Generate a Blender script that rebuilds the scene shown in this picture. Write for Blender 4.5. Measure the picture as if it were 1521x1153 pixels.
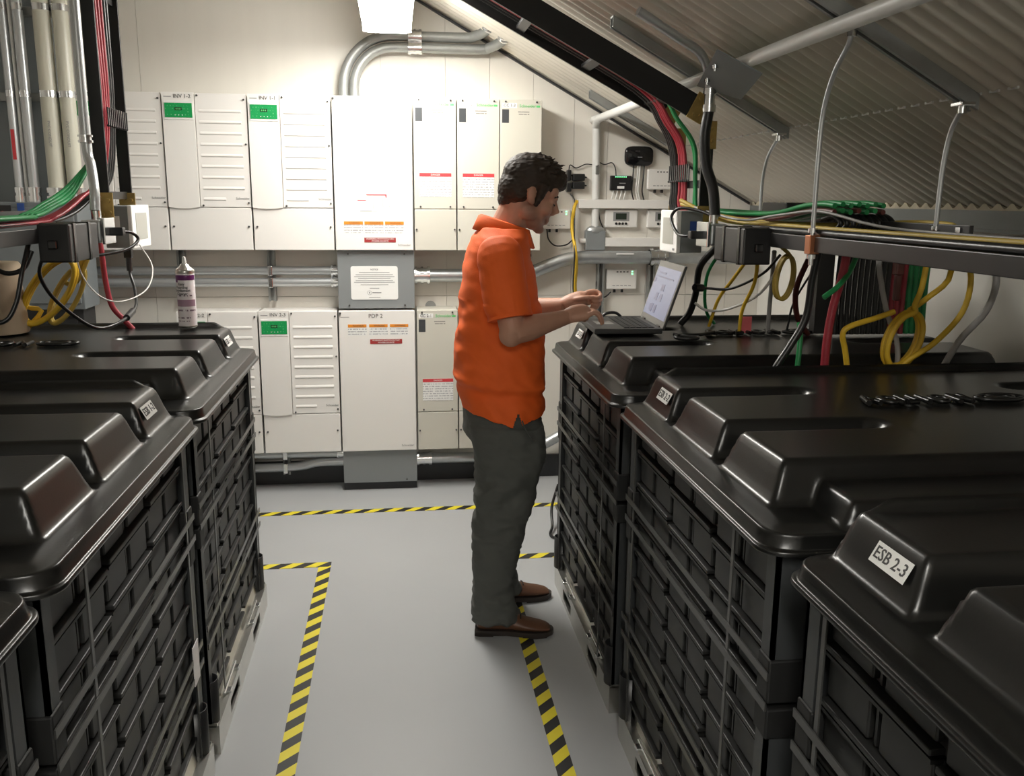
import bpy, bmesh, math, random
from mathutils import Vector, Matrix, Euler
random.seed(7)
for o in list(bpy.data.objects): bpy.data.objects.remove(o)
SC = bpy.context.scene
COL = SC.collection

# ---------------------------------------------------------------- camera
def make_camera():
    yaw, pitch, roll = math.radians(7.394), math.radians(11.883), math.radians(-0.483)
    f = Vector((math.sin(yaw)*math.cos(pitch), math.cos(yaw)*math.cos(pitch), -math.sin(pitch)))
    r0 = Vector((math.cos(yaw), -math.sin(yaw), 0)); d0 = f.cross(r0)
    r = math.cos(roll)*r0 + math.sin(roll)*d0
    d = -math.sin(roll)*r0 + math.cos(roll)*d0
    cam = bpy.data.cameras.new('camera'); cam.sensor_width = 36; cam.lens = 36*1336/1521
    cam.clip_start = 0.02
    o = bpy.data.objects.new('camera', cam); COL.objects.link(o)
    m = Matrix((r, -d, -f)).transposed().to_4x4(); m.translation = Vector((0, 0, 1.6))
    o.matrix_world = m; SC.camera = o
make_camera()
# ---------------------------------------------------------------- world + exposure
w = bpy.data.worlds.new('world'); SC.world = w; w.use_nodes = True
w.node_tree.nodes['Background'].inputs[0].default_value = (0.9, 0.95, 1, 1)
w.node_tree.nodes['Background'].inputs[1].default_value = 0.03
SC.view_settings.view_transform = 'Standard'; SC.view_settings.look = 'None'
SC.view_settings.gamma = 1; SC.view_settings.use_curve_mapping = False
SC.view_settings.exposure = 0.22
LAMP = 45.0           # strength of the lens nearest the back wall
LAMP2 = 40.0           # strength of the lens overhead, behind the photographer

# ---------------------------------------------------------------- materials
MATS = {}
def mat(name, col, rough=0.5, metal=0.0, noise=0.0, nscale=8.0, bump=0.0, bscale=60.0, emit=None, estr=0.0, coat=0.0, stretch=None, spec=None):
    if name in MATS: return MATS[name]
    m = bpy.data.materials.new(name); m.use_nodes = True
    nt = m.node_tree; b = nt.nodes['Principled BSDF']
    c = (*col, 1)
    b.inputs['Base Color'].default_value = c
    b.inputs['Roughness'].default_value = rough; b.inputs['Metallic'].default_value = metal
    if coat: b.inputs['Coat Weight'].default_value = coat
    if spec is not None: b.inputs['Specular IOR Level'].default_value = spec
    tc = nt.nodes.new('ShaderNodeTexCoord'); src = tc.outputs['Object']
    if stretch:
        mp = nt.nodes.new('ShaderNodeMapping'); mp.inputs['Scale'].default_value = stretch
        nt.links.new(src, mp.inputs['Vector']); src = mp.outputs['Vector']
    if noise:
        n = nt.nodes.new('ShaderNodeTexNoise'); n.inputs['Scale'].default_value = nscale; n.inputs['Detail'].default_value = 5
        nt.links.new(src, n.inputs['Vector'])
        mx = nt.nodes.new('ShaderNodeMix'); mx.data_type = 'RGBA'
        mx.inputs[6].default_value = (*[max(0, v*(1-noise)) for v in col], 1)
        mx.inputs[7].default_value = (*[min(1, v*(1+noise)) for v in col], 1)
        nt.links.new(n.outputs['Fac'], mx.inputs[0]); nt.links.new(mx.outputs[2], b.inputs['Base Color'])
    if bump:
        n2 = nt.nodes.new('ShaderNodeTexNoise'); n2.inputs['Scale'].default_value = bscale; n2.inputs['Detail'].default_value = 3
        nt.links.new(src, n2.inputs['Vector'])
        bp = nt.nodes.new('ShaderNodeBump'); bp.inputs['Strength'].default_value = bump; bp.inputs['Distance'].default_value = 0.002
        nt.links.new(n2.outputs['Fac'], bp.inputs['Height']); nt.links.new(bp.outputs['Normal'], b.inputs['Normal'])
    if emit:
        b.inputs['Emission Color'].default_value = (*emit, 1); b.inputs['Emission Strength'].default_value = estr
    MATS[name] = m; return m

def M_print(name, paper, ink, lines=60.0, axis='Z', other='X', fill=0.5):
    """paper with rows of tiny unreadable print, flat on the surface"""
    m = bpy.data.materials.new(name); m.use_nodes = True; nt = m.node_tree; b = nt.nodes['Principled BSDF']
    b.inputs['Roughness'].default_value = 0.5
    tc = nt.nodes.new('ShaderNodeTexCoord'); sp = nt.nodes.new('ShaderNodeSeparateXYZ'); nt.links.new(tc.outputs['Object'], sp.inputs[0])
    def math_(op, a, bb=None):
        n = nt.nodes.new('ShaderNodeMath'); n.operation = op
        for i, v in enumerate((a, bb)):
            if v is None: continue
            if isinstance(v, (int, float)): n.inputs[i].default_value = v
            else: nt.links.new(v, n.inputs[i])
        return n.outputs[0]
    row = math_('GREATER_THAN', math_('FRACT', math_('MULTIPLY', sp.outputs[axis], lines)), 0.58)
    nz = nt.nodes.new('ShaderNodeTexNoise'); nz.inputs['Scale'].default_value = 1.0; nz.inputs['Detail'].default_value = 2
    mp = nt.nodes.new('ShaderNodeMapping'); mp.inputs['Scale'].default_value = (lines*2.2, lines*2.2, lines*0.5) if axis == 'Z' else (lines, lines, lines)
    nt.links.new(tc.outputs['Object'], mp.inputs['Vector']); nt.links.new(mp.outputs['Vector'], nz.inputs['Vector'])
    ink_f = math_('MULTIPLY', row, math_('GREATER_THAN', nz.outputs['Fac'], fill))
    mx = nt.nodes.new('ShaderNodeMix'); mx.data_type = 'RGBA'
    mx.inputs[6].default_value = (*paper, 1); mx.inputs[7].default_value = (*ink, 1)
    nt.links.new(ink_f, mx.inputs[0]); nt.links.new(mx.outputs[2], b.inputs['Base Color'])
    MATS[name] = m; return m

def M_hazard():
    m = bpy.data.materials.new('hazard_tape'); m.use_nodes = True; nt = m.node_tree; b = nt.nodes['Principled BSDF']
    b.inputs['Roughness'].default_value = 0.45
    tc = nt.nodes.new('ShaderNodeTexCoord'); sp = nt.nodes.new('ShaderNodeSeparateXYZ'); nt.links.new(tc.outputs['Object'], sp.inputs[0])
    sub = nt.nodes.new('ShaderNodeMath'); sub.operation = 'SUBTRACT'
    nt.links.new(sp.outputs['X'], sub.inputs[0]); nt.links.new(sp.outputs['Y'], sub.inputs[1])
    mu = nt.nodes.new('ShaderNodeMath'); mu.operation = 'MULTIPLY'; mu.inputs[1].default_value = 1/0.105; nt.links.new(sub.outputs[0], mu.inputs[0])
    fr = nt.nodes.new('ShaderNodeMath'); fr.operation = 'FRACT'; nt.links.new(mu.outputs[0], fr.inputs[0])
    gt = nt.nodes.new('ShaderNodeMath'); gt.operation = 'GREATER_THAN'; gt.inputs[1].default_value = 0.5; nt.links.new(fr.outputs[0], gt.inputs[0])
    mx = nt.nodes.new('ShaderNodeMix'); mx.data_type = 'RGBA'
    mx.inputs[6].default_value = (0.78, 0.66, 0.03, 1); mx.inputs[7].default_value = (0.015, 0.015, 0.015, 1)
    nt.links.new(gt.outputs[0], mx.inputs[0]); nt.links.new(mx.outputs[2], b.inputs['Base Color'])
    MATS['hazard'] = m
M_hazard()
mat('floor', (0.40, 0.41, 0.42), 0.42, noise=0.07, nscale=1.6, bump=0.05, bscale=30)
mat('wall', (0.74, 0.71, 0.65), 0.6, noise=0.04, nscale=3, bump=0.15, bscale=90, stretch=(6, 6, 0.5))
mat('wall_side', (0.74, 0.72, 0.67), 0.55, noise=0.03, nscale=3)
mat('joint', (0.50, 0.48, 0.43), 0.8)
mat('roof', (0.66, 0.62, 0.54), 0.5, metal=0.15, noise=0.12, nscale=3)
mat('galv', (0.50, 0.52, 0.53), 0.38, metal=0.8, noise=0.15, nscale=25)
mat('galv_dull', (0.33, 0.34, 0.33), 0.5, metal=0.55, noise=0.15, nscale=20)
mat('trim_grey', (0.16, 0.17, 0.165), 0.45, metal=0.3, noise=0.15, nscale=12)
mat('chrome', (0.75, 0.76, 0.77), 0.22, metal=1.0, noise=0.05)
mat('steel', (0.62, 0.61, 0.57), 0.28, metal=0.95, noise=0.12, nscale=14)
mat('zinc', (0.70, 0.58, 0.30), 0.32, metal=0.9, noise=0.2, nscale=30)
mat('brass_zinc', (0.46, 0.33, 0.12), 0.33, metal=0.9, noise=0.3, nscale=40)
mat('copper', (0.50, 0.20, 0.10), 0.35, metal=0.8)
mat('foam', (0.45, 0.40, 0.30), 0.9, noise=0.25, nscale=40)
mat('lid', (0.0075, 0.0075, 0.007), 0.29, bump=0.06, bscale=160, noise=0.1)
mat('crate', (0.018, 0.018, 0.018), 0.45, noise=0.2, nscale=14)
mat('crate_panel', (0.014, 0.014, 0.0135), 0.45, noise=0.3, nscale=12)
mat('post', (0.042, 0.045, 0.047), 0.45, noise=0.1)
mat('strap', (0.045, 0.045, 0.043), 0.3)
mat('core', (0.008, 0.008, 0.008), 0.6, noise=0.1)
mat('black_metal', (0.010, 0.010, 0.010), 0.42, noise=0.1, spec=0.35)
mat('rail_grey', (0.028, 0.027, 0.027), 0.4, noise=0.1)
mat('black_plastic', (0.014, 0.014, 0.015), 0.35, noise=0.1)
mat('gloss_black', (0.008, 0.008, 0.009), 0.16, noise=0.1)
mat('white_paint', (0.83, 0.81, 0.78), 0.38, noise=0.015, nscale=4)
mat('beige_paint', (0.60, 0.58, 0.51), 0.42, noise=0.02, nscale=4)
mat('grey_paint', (0.23, 0.245, 0.25), 0.42, noise=0.04, nscale=5)
mat('grey_cab', (0.19, 0.21, 0.22), 0.5, noise=0.06, nscale=5)
mat('green_panel', (0.0, 0.30, 0.075), 0.4, noise=0.03)
mat('lcd', (0.03, 0.04, 0.03), 0.2, noise=0.05)
mat('lcd_grey', (0.42, 0.42, 0.38), 0.3, noise=0.03)
mat('ink', (0.06, 0.06, 0.06), 0.6)
mat('ink_grey', (0.30, 0.30, 0.30), 0.6)
mat('logo_green', (0.10, 0.55, 0.16), 0.5)
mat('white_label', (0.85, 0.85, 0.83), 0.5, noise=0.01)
mat('red_label', (0.62, 0.05, 0.06), 0.5, noise=0.02)
mat('dark_red', (0.35, 0.03, 0.03), 0.5, noise=0.02)
mat('orange_label', (0.78, 0.27, 0.02), 0.5, noise=0.02)
mat('amber', (0.85, 0.42, 0.02), 0.5)
mat('screw', (0.10, 0.10, 0.10), 0.35, metal=0.7)
mat('dark_label', (0.05, 0.055, 0.06), 0.4)
mat('led', (0.1, 0.8, 0.2), 0.5, emit=(0.2, 1.0, 0.35), estr=3.0)
mat('pvc', (0.66, 0.65, 0.55), 0.32, noise=0.05, nscale=4)
mat('emt', (0.55, 0.57, 0.58), 0.35, metal=0.6, noise=0.08)
mat('white_pipe', (0.72, 0.72, 0.70), 0.35, noise=0.04)
mat('yellow_cable', (0.72, 0.46, 0.03), 0.45, noise=0.05)
mat('yellow_old', (0.50, 0.36, 0.07), 0.5, noise=0.05)
mat('red_cable', (0.33, 0.025, 0.04), 0.4, noise=0.1)
mat('brown_cable', (0.10, 0.025, 0.02), 0.4)
mat('green_cable', (0.015, 0.24, 0.07), 0.42, noise=0.1)
mat('black_cable', (0.012, 0.012, 0.012), 0.33)
mat('grey_cable', (0.32, 0.31, 0.30), 0.45)
mat('white_cable', (0.72, 0.71, 0.68), 0.45)
mat('shirt', (0.90, 0.135, 0.014), 0.75, bump=0.25, bscale=350, noise=0.05, nscale=14)
mat('trousers', (0.095, 0.098, 0.090), 0.8, bump=0.3, bscale=420, noise=0.08, nscale=16)
mat('skin', (0.50, 0.27, 0.185), 0.5, noise=0.10, nscale=24, bump=0.1, bscale=140)
mat('hair', (0.032, 0.020, 0.012), 0.65, noise=0.5, nscale=35, bump=0.6, bscale=120)
mat('shoe', (0.13, 0.058, 0.03), 0.45, noise=0.25, nscale=18, bump=0.15, bscale=90)
mat('sole', (0.03, 0.022, 0.018), 0.6)
mat('eye', (0.55, 0.5, 0.46), 0.2)
mat('purple', (0.14, 0.02, 0.14), 0.4)
mat('mauve', (0.38, 0.24, 0.32), 0.5)
mat('can_white', (0.78, 0.74, 0.76), 0.35, noise=0.02)
mat('cardboard', (0.52, 0.42, 0.30), 0.75, noise=0.06, nscale=9)
mat('laptop', (0.035, 0.035, 0.034), 0.42, noise=0.1)
mat('laptop_bezel', (0.19, 0.185, 0.17), 0.45)
mat('keys', (0.015, 0.015, 0.015), 0.5)
mat('screen', (0.22, 0.23, 0.30), 0.25, emit=(0.55, 0.58, 0.78), estr=0.17)
mat('screen_grey', (0.2, 0.2, 0.27), 0.3, emit=(0.20, 0.21, 0.30), estr=0.2)
mat('pink', (0.75, 0.16, 0.17), 0.5)
mat('blue', (0.02, 0.07, 0.30), 0.4)
mat('lens', (0.9, 0.9, 0.88), 0.4, emit=(1.0, 0.97, 0.90), estr=LAMP)
mat('lens2', (0.9, 0.9, 0.88), 0.4, emit=(1.0, 0.97, 0.90), estr=LAMP2)
mat('base_dark', (0.025, 0.026, 0.028), 0.5, noise=0.1)
M_print('print_white', (0.82, 0.82, 0.80), (0.42, 0.42, 0.44), 75, fill=0.46)
M_print('print_panel', (0.80, 0.78, 0.75), (0.50, 0.49, 0.48), 110, fill=0.44)
M_print('print_can', (0.78, 0.74, 0.76), (0.22, 0.16, 0.2), 75, fill=0.48)
M_print('print_green', (0.0, 0.30, 0.075), (0.12, 0.45, 0.18), 70, fill=0.62)

# ---------------------------------------------------------------- mesh helpers
class MB:
    def __init__(s): s.v = []; s.f = []; s.sm = []
    def _add(s, vs, fs, smooth=False):
        n = len(s.v); s.v += [tuple(p) for p in vs]
        for f in fs: s.f.append(tuple(i+n for i in f)); s.sm.append(smooth)
    def box(s, x0, x1, y0, y1, z0, z1, bev=0.0):
        if bev <= 0:
            vs = [(x, y, z) for x in (x0, x1) for y in (y0, y1) for z in (z0, z1)]
            s._add(vs, [(0, 1, 3, 2), (4, 6, 7, 5), (0, 4, 5, 1), (2, 3, 7, 6), (0, 2, 6, 4), (1, 5, 7, 3)])
        else:
            bm = bmesh.new(); bmesh.ops.create_cube(bm, size=1)
            for v in bm.verts:
                v.co = Vector(((x0+x1)/2+v.co.x*(x1-x0), (y0+y1)/2+v.co.y*(y1-y0), (z0+z1)/2+v.co.z*(z1-z0)))
            bmesh.ops.bevel(bm, geom=bm.edges[:], offset=bev, segments=2, affect='EDGES', profile=0.5)
            bm.verts.index_update()
            s._add([v.co[:] for v in bm.verts], [tuple(v.index for v in f.verts) for f in bm.faces], False); bm.free()
        return s
    def prism(s, poly, axis, a, b):
        """poly: 2-D outline extruded along axis from a to b; other two axes in xyz order"""
        n = len(poly)
        def P(p, t): 
            return {'x': (t, p[0], p[1]), 'y': (p[0], t, p[1]), 'z': (p[0], p[1], t)}[axis]
        vs = [P(p, a) for p in poly] + [P(p, b) for p in poly]
        fs = [tuple(range(n))[::-1], tuple(range(n, 2*n))] + [(i, (i+1) % n, (i+1) % n+n, i+n) for i in range(n)]
        s._add(vs, fs); return s
    def tube(s, pts, r, seg=8, smooth_path=True, cap=True, res=5):
        pts = [Vector(p) for p in pts]
        rs = r if isinstance(r, (list, tuple)) else [r]*len(pts)
        if smooth_path and len(pts) > 2:
            P = [pts[0]*2-pts[1]] + pts + [pts[-1]*2-pts[-2]]; out = []; ro = []
            for i in range(1, len(P)-2):
                p0, p1, p2, p3 = P[i-1], P[i], P[i+1], P[i+2]
                for k in range(res):
                    t = k/res
                    out.append(0.5*((2*p1)+(p2-p0)*t+(2*p0-5*p1+4*p2-p3)*t*t+(3*p1-p0-3*p2+p3)*t**3))
                    ro.append(rs[i-1]*(1-t)+rs[min(i, len(rs)-1)]*t)
            out.append(pts[-1]); ro.append(rs[-1]); pts, rs = out, ro
        d = (pts[1]-pts[0]).normalized()
        u = d.orthogonal().normalized(); vs = []; N = len(pts)
        for i, p in enumerate(pts):
            t = (pts[min(i+1, N-1)]-pts[max(i-1, 0)])
            t = t.normalized() if t.length > 1e-9 else d
            u = (u-t*u.dot(t)); u = u.normalized() if u.length > 1e-6 else t.orthogonal().normalized()
            w_ = t.cross(u)
            for k in range(seg):
                a = 2*math.pi*k/seg; vs.append(p+(u*math.cos(a)+w_*math.sin(a))*rs[i])
        fs = [(i*seg+k, i*seg+(k+1) % seg, (i+1)*seg+(k+1) % seg, (i+1)*seg+k) for i in range(N-1) for k in range(seg)]
        s._add(vs, fs, True)
        if cap:
            s._add(vs[:seg], [tuple(range(seg))[::-1]]); s._add(vs[-seg:], [tuple(range(seg))])
        return s
    def cyl(s, p0, p1, r, seg=14, r1=None): return s.tube([p0, p1], [r, r if r1 is None else r1], seg, smooth_path=False)
    def lathe(s, prof, seg=24, c=(0, 0, 0)):
        vs = [(c[0]+r*math.cos(2*math.pi*k/seg), c[1]+r*math.sin(2*math.pi*k/seg), c[2]+z) for r, z in prof for k in range(seg)]
        n = len(prof)
        s._add(vs, [(i*seg+k, i*seg+(k+1) % seg, (i+1)*seg+(k+1) % seg, (i+1)*seg+k) for i in range(n-1) for k in range(seg)], True)
        s._add(vs[:seg], [tuple(range(seg))[::-1]]); s._add(vs[-seg:], [tuple(range(seg))]); return s
    def loft(s, rings, smooth=True):
        n = len(rings[0]); vs = [p for r in rings for p in r]
        fs = [(i*n+k, i*n+(k+1) % n, (i+1)*n+(k+1) % n, (i+1)*n+k) for i in range(len(rings)-1) for k in range(n)]
        fs += [tuple(range(n))[::-1], tuple(range((len(rings)-1)*n, len(rings)*n))]
        s._add(vs, fs, smooth); return s
    def ell(s, c, r, rot=None, nu=16, nv=10):
        vs = []; R_ = rot or Matrix.Identity(3); c = Vector(c)
        for j in range(1, nv):
            ph = math.pi*j/nv
            for k in range(nu):
                th = 2*math.pi*k/nu
                vs.append(c+R_ @ Vector((r[0]*math.sin(ph)*math.cos(th), r[1]*math.sin(ph)*math.sin(th), r[2]*math.cos(ph))))
        n = len(vs); vs += [c+R_ @ Vector((0, 0, r[2])), c-R_ @ Vector((0, 0, r[2]))]
        fs = [(j*nu+k, (j+1)*nu+k, (j+1)*nu+(k+1) % nu, j*nu+(k+1) % nu) for j in range(nv-2) for k in range(nu)]
        fs += [(n, k, (k+1) % nu) for k in range(nu)] + [(n+1, (nv-2)*nu+(k+1) % nu, (nv-2)*nu+k) for k in range(nu)]
        s._add(vs, fs, True); return s
    def torus(s, c, R_, r, nu=18, nv=6, ax='z', sc=(1, 1)):
        vs = []
        for i in range(nu):
            a = 2*math.pi*i/nu
            for j in range(nv):
                b_ = 2*math.pi*j/nv; q = R_+r*math.cos(b_)
                p = (q*math.cos(a)*sc[0], q*math.sin(a)*sc[1], r*math.sin(b_))
                if ax == 'y': p = (p[0], p[2], p[1])
                if ax == 'x': p = (p[2], p[0], p[1])
                vs.append((c[0]+p[0], c[1]+p[1], c[2]+p[2]))
        s._add(vs, [(i*nv+j, ((i+1) % nu)*nv+j, ((i+1) % nu)*nv+(j+1) % nv, i*nv+(j+1) % nv) for i in range(nu) for j in range(nv)], True); return s
    def xf(s, m): s.v = [tuple(m @ Vector(p)) for p in s.v]; return s
    def mesh(s, name, material):
        me = bpy.data.meshes.new(name); me.from_pydata(s.v, [], s.f)
        me.polygons.foreach_set('use_smooth', s.sm); me.update()
        bm = bmesh.new(); bm.from_mesh(me); bmesh.ops.recalc_face_normals(bm, faces=bm.faces[:]); bm.to_mesh(me); bm.free()
        me.materials.append(MATS[material]); return me
    def build(s, name, material, parent=None, loc=(0, 0, 0)):
        return link(name, s.mesh(name, material), parent, loc)

def link(name, me, parent=None, loc=(0, 0, 0), rot=None):
    o = bpy.data.objects.new(name, me); COL.objects.link(o); o.location = loc
    if rot: o.rotation_euler = rot
    if parent: o.parent = parent
    return o
def tag(o, label, cat, group=None):
    o['label'] = label; o['category'] = cat
    if group: o['group'] = group
    return o
def thing(name, label, cat, loc=(0, 0, 0), rz=0, group=None):
    return tag(link(name, None, None, loc, (0, 0, rz)), label, cat, group)
def struct(o): o['kind'] = 'structure'; return o
def copy_tree(o, parent=None):
    c = o.copy(); COL.objects.link(c); c.parent = parent
    for ch in list(o.children): copy_tree(ch, c)
    return c
def bx(name, m, parent, x0, x1, y0, y1, z0, z1, bev=0.0): return MB().box(x0, x1, y0, y1, z0, z1, bev).build(name, m, parent)
TXT = {}
def text_mesh(s, size, m, bold=0.0, depth=0.0006):
    k = (s, size, m, bold)
    if k not in TXT:
        cu = bpy.data.curves.new('t', 'FONT'); cu.body = s; cu.size = size; cu.align_x = 'CENTER'; cu.align_y = 'CENTER'
        cu.extrude = depth; cu.resolution_u = 2; cu.offset = bold
        ob = bpy.data.objects.new('t', cu); COL.objects.link(ob)
        dg = bpy.context.evaluated_depsgraph_get(); me = bpy.data.meshes.new_from_object(ob.evaluated_get(dg))
        bpy.data.objects.remove(ob); me.materials.clear(); me.materials.append(MATS[m]); TXT[k] = me
    return TXT[k]
def text(name, s, size, m, parent, loc, rot=(math.pi/2, 0, 0), bold=0.0):
    return link(name, text_mesh(s, size, m, bold), parent, loc, rot)

def roofz(x): return 1.594+0.547*(2.006-x)
XL, XR, YB, YN = -2.35, 2.10, 5.05, -1.6
# ================================================================ STRUCTURE
struct(MB().box(XL, XR, YN, YB+0.1, -0.05, 0).build('floor', 'floor'))
def build_wall_back():
    wb = struct(MB().prism([(XL, 0), (XR, 0), (XR, roofz(XR)+.02), (XL, roofz(XL)+.02)], 'y', YB+0.004, YB+0.08).build('wall_back', 'joint'))
    xs = [XL, -1.28, -0.06, 0.281, 0.519, 0.757, 0.986, 1.177, 1.42, 1.66, 1.90, XR]
    for a, b in zip(xs[:-1], xs[1:]):
        a += 0.0009; b -= 0.0009
        MB().box(a, b, YB-0.008, YB+0.005, 0, 1.0645).build('board', 'wall', wb)
        MB().prism([(a, 1.067), (b, 1.067), (b, roofz(b)), (a, roofz(a))], 'y', YB-0.008, YB+0.005).build('board', 'wall', wb)
build_wall_back()
struct(MB().box(XR, XR+0.08, YN, YB+0.1, 0, 1.62).build('wall_right', 'wall_side'))
struct(MB().box(XL-0.08, XL, YN, YB+0.1, 0, roofz(XL)).build('wall_left', 'wall_side'))
struct(MB().prism([(XL, 0), (XR, 0), (XR, roofz(XR)), (XL, roofz(XL))], 'y', YN-0.08, YN).build('wall_near', 'wall_side'))
struct(MB().box(XL, XR, YB-0.03, YB-0.008, 0, 0.13).build('baseboard_back', 'base_dark'))
def build_roof():
    root = struct(link('ceiling', None)); PITCH = 0.0715; AMP = 0.009
    ang = math.atan(0.547); nx, nz = math.sin(ang), math.cos(ang)
    def sheet(x0, x1, y0, y1, off):
        m = MB(); ny = int(round((y1-y0)/PITCH*8)); vs = []
        for i in range(ny+1):
            y = y0+(y1-y0)*i/ny; h = AMP*math.sin(2*math.pi*y/PITCH)+off
            for x in (x0, x1): vs.append((x+h*nx, y, roofz(x)+0.014+h*nz))
        m._add(vs, [(2*i, 2*i+1, 2*i+3, 2*i+2) for i in range(ny)], True)
        return m.build('roof_sheet', 'roof', root)
    W = PITCH*10; y = YB+0.1; y0s = []
    while y > YN:
        y0 = max(y-W, YN)
        sheet(XL-0.1, 1.505, y0-0.01, y, 0.0); sheet(1.475, 2.16, y0-0.01, y, 0.006)
        y = y0
    # light through gaps in the sheet lap, painted as pale dabs, one per corrugation
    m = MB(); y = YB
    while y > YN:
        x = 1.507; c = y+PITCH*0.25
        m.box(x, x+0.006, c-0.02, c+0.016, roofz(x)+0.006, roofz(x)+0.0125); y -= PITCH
    o = m.build('lap_light_dabs', 'white_label', root); o['kind'] = 'stuff'
    # scalloped foam closure along the eave
    m = MB(); ny = int((YB-YN)/PITCH*6); vs = []
    for i in range(ny+1):
        y = YN+(YB-YN)*i/ny; h = AMP*math.sin(2*math.pi*y/PITCH)
        zt = roofz(2.03)+0.008+h*1.1
        vs += [(2.03, y, 1.565), (2.03, y, zt), (2.09, y, zt-0.02), (2.09, y, 1.565)]
    m._add(vs, [(4*i+k, 4*i+(k+1) % 4, 4*i+4+(k+1) % 4, 4*i+4+k) for i in range(ny) for k in range(4)])
    o = m.build('foam_closure', 'foam', root); o['kind'] = 'stuff'
    struct(MB().box(2.02, XR, YN, YB-0.01, 1.50, 1.574).box(2.012, 2.022, YN, YB-0.01, 1.50, 1.512).build('trim_1', 'trim_grey'))
    # dark bead along the roof line on the back wall
    m = MB(); m.prism([(XL, roofz(XL)-0.012), (2.01, roofz(2.01)-0.012), (2.01, roofz(2.01)), (XL, roofz(XL))], 'y', YB-0.03, YB-0.008)
    struct(m.build('trim_2', 'base_dark'))
build_roof()

# ================================================================ LIGHT FIXTURES
def fixture(label, y0, y1, lensm):
    z = 2.385; t = thing('ceiling_light', label, 'light', (-0.02, (y0+y1)/2, z)); L = (y1-y0)/2
    prof = [(-0.117, 0.050), (-0.115, 0.018), (-0.092, 0.0), (0.092, 0.0), (0.115, 0.018), (0.117, 0.050)]
    MB().prism(prof, 'y', -L, L).build('lens', lensm, t)
    MB().box(-0.119, 0.119, -L, L, 0.050, 0.105, 0.006).build('housing', 'white_paint', t)
    for s in (-1, 1):
        MB().box(-0.119, 0.119, s*L-0.006, s*L+0.006, 0.002, 0.106, 0.004).build('end_cap', 'white_paint', t)
        MB().cyl((0, s*(L-0.15), 0.10), (0, s*(L-0.15), roofz(-0.02)-z+0.01), 0.004, 6).build('hanger', 'galv', t)
fixture('bright white wraparound strip light hanging in front of the back wall', 3.45, 4.68, 'lens')
fixture('second strip light of the row, overhead behind the camera and out of the picture', -1.15, 0.10, 'lens2')

# ================================================================ FLOOR TAPE
def tape(label, x0, x1, y0, y1):
    m = MB().box(-(x1-x0)/2, (x1-x0)/2, -(y1-y0)/2, (y1-y0)/2, 0, 0.0015)
    tag(m.build('hazard_tape', 'hazard', None, ((x0+x1)/2, (y0+y1)/2, 0.0003)), label, 'tape')
tape('long strip of yellow and black floor tape left of the aisle', -0.362, -0.308, 0.9, 3.80)
tape('short strip of yellow and black floor tape meeting the left strip at a corner', -0.70, -0.308, 3.80, 3.853)
tape('long strip of yellow and black floor tape running under the man\'s shoes', 0.43, 0.482, 0.9, 3.80)
tape('short strip of yellow and black floor tape just behind the man\'s shoes', 0.43, 0.78, 3.80, 3.853)
tape('strip of yellow and black floor tape across the floor along the wall cabinets', -1.0, 1.1, 4.49, 4.543)

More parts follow.
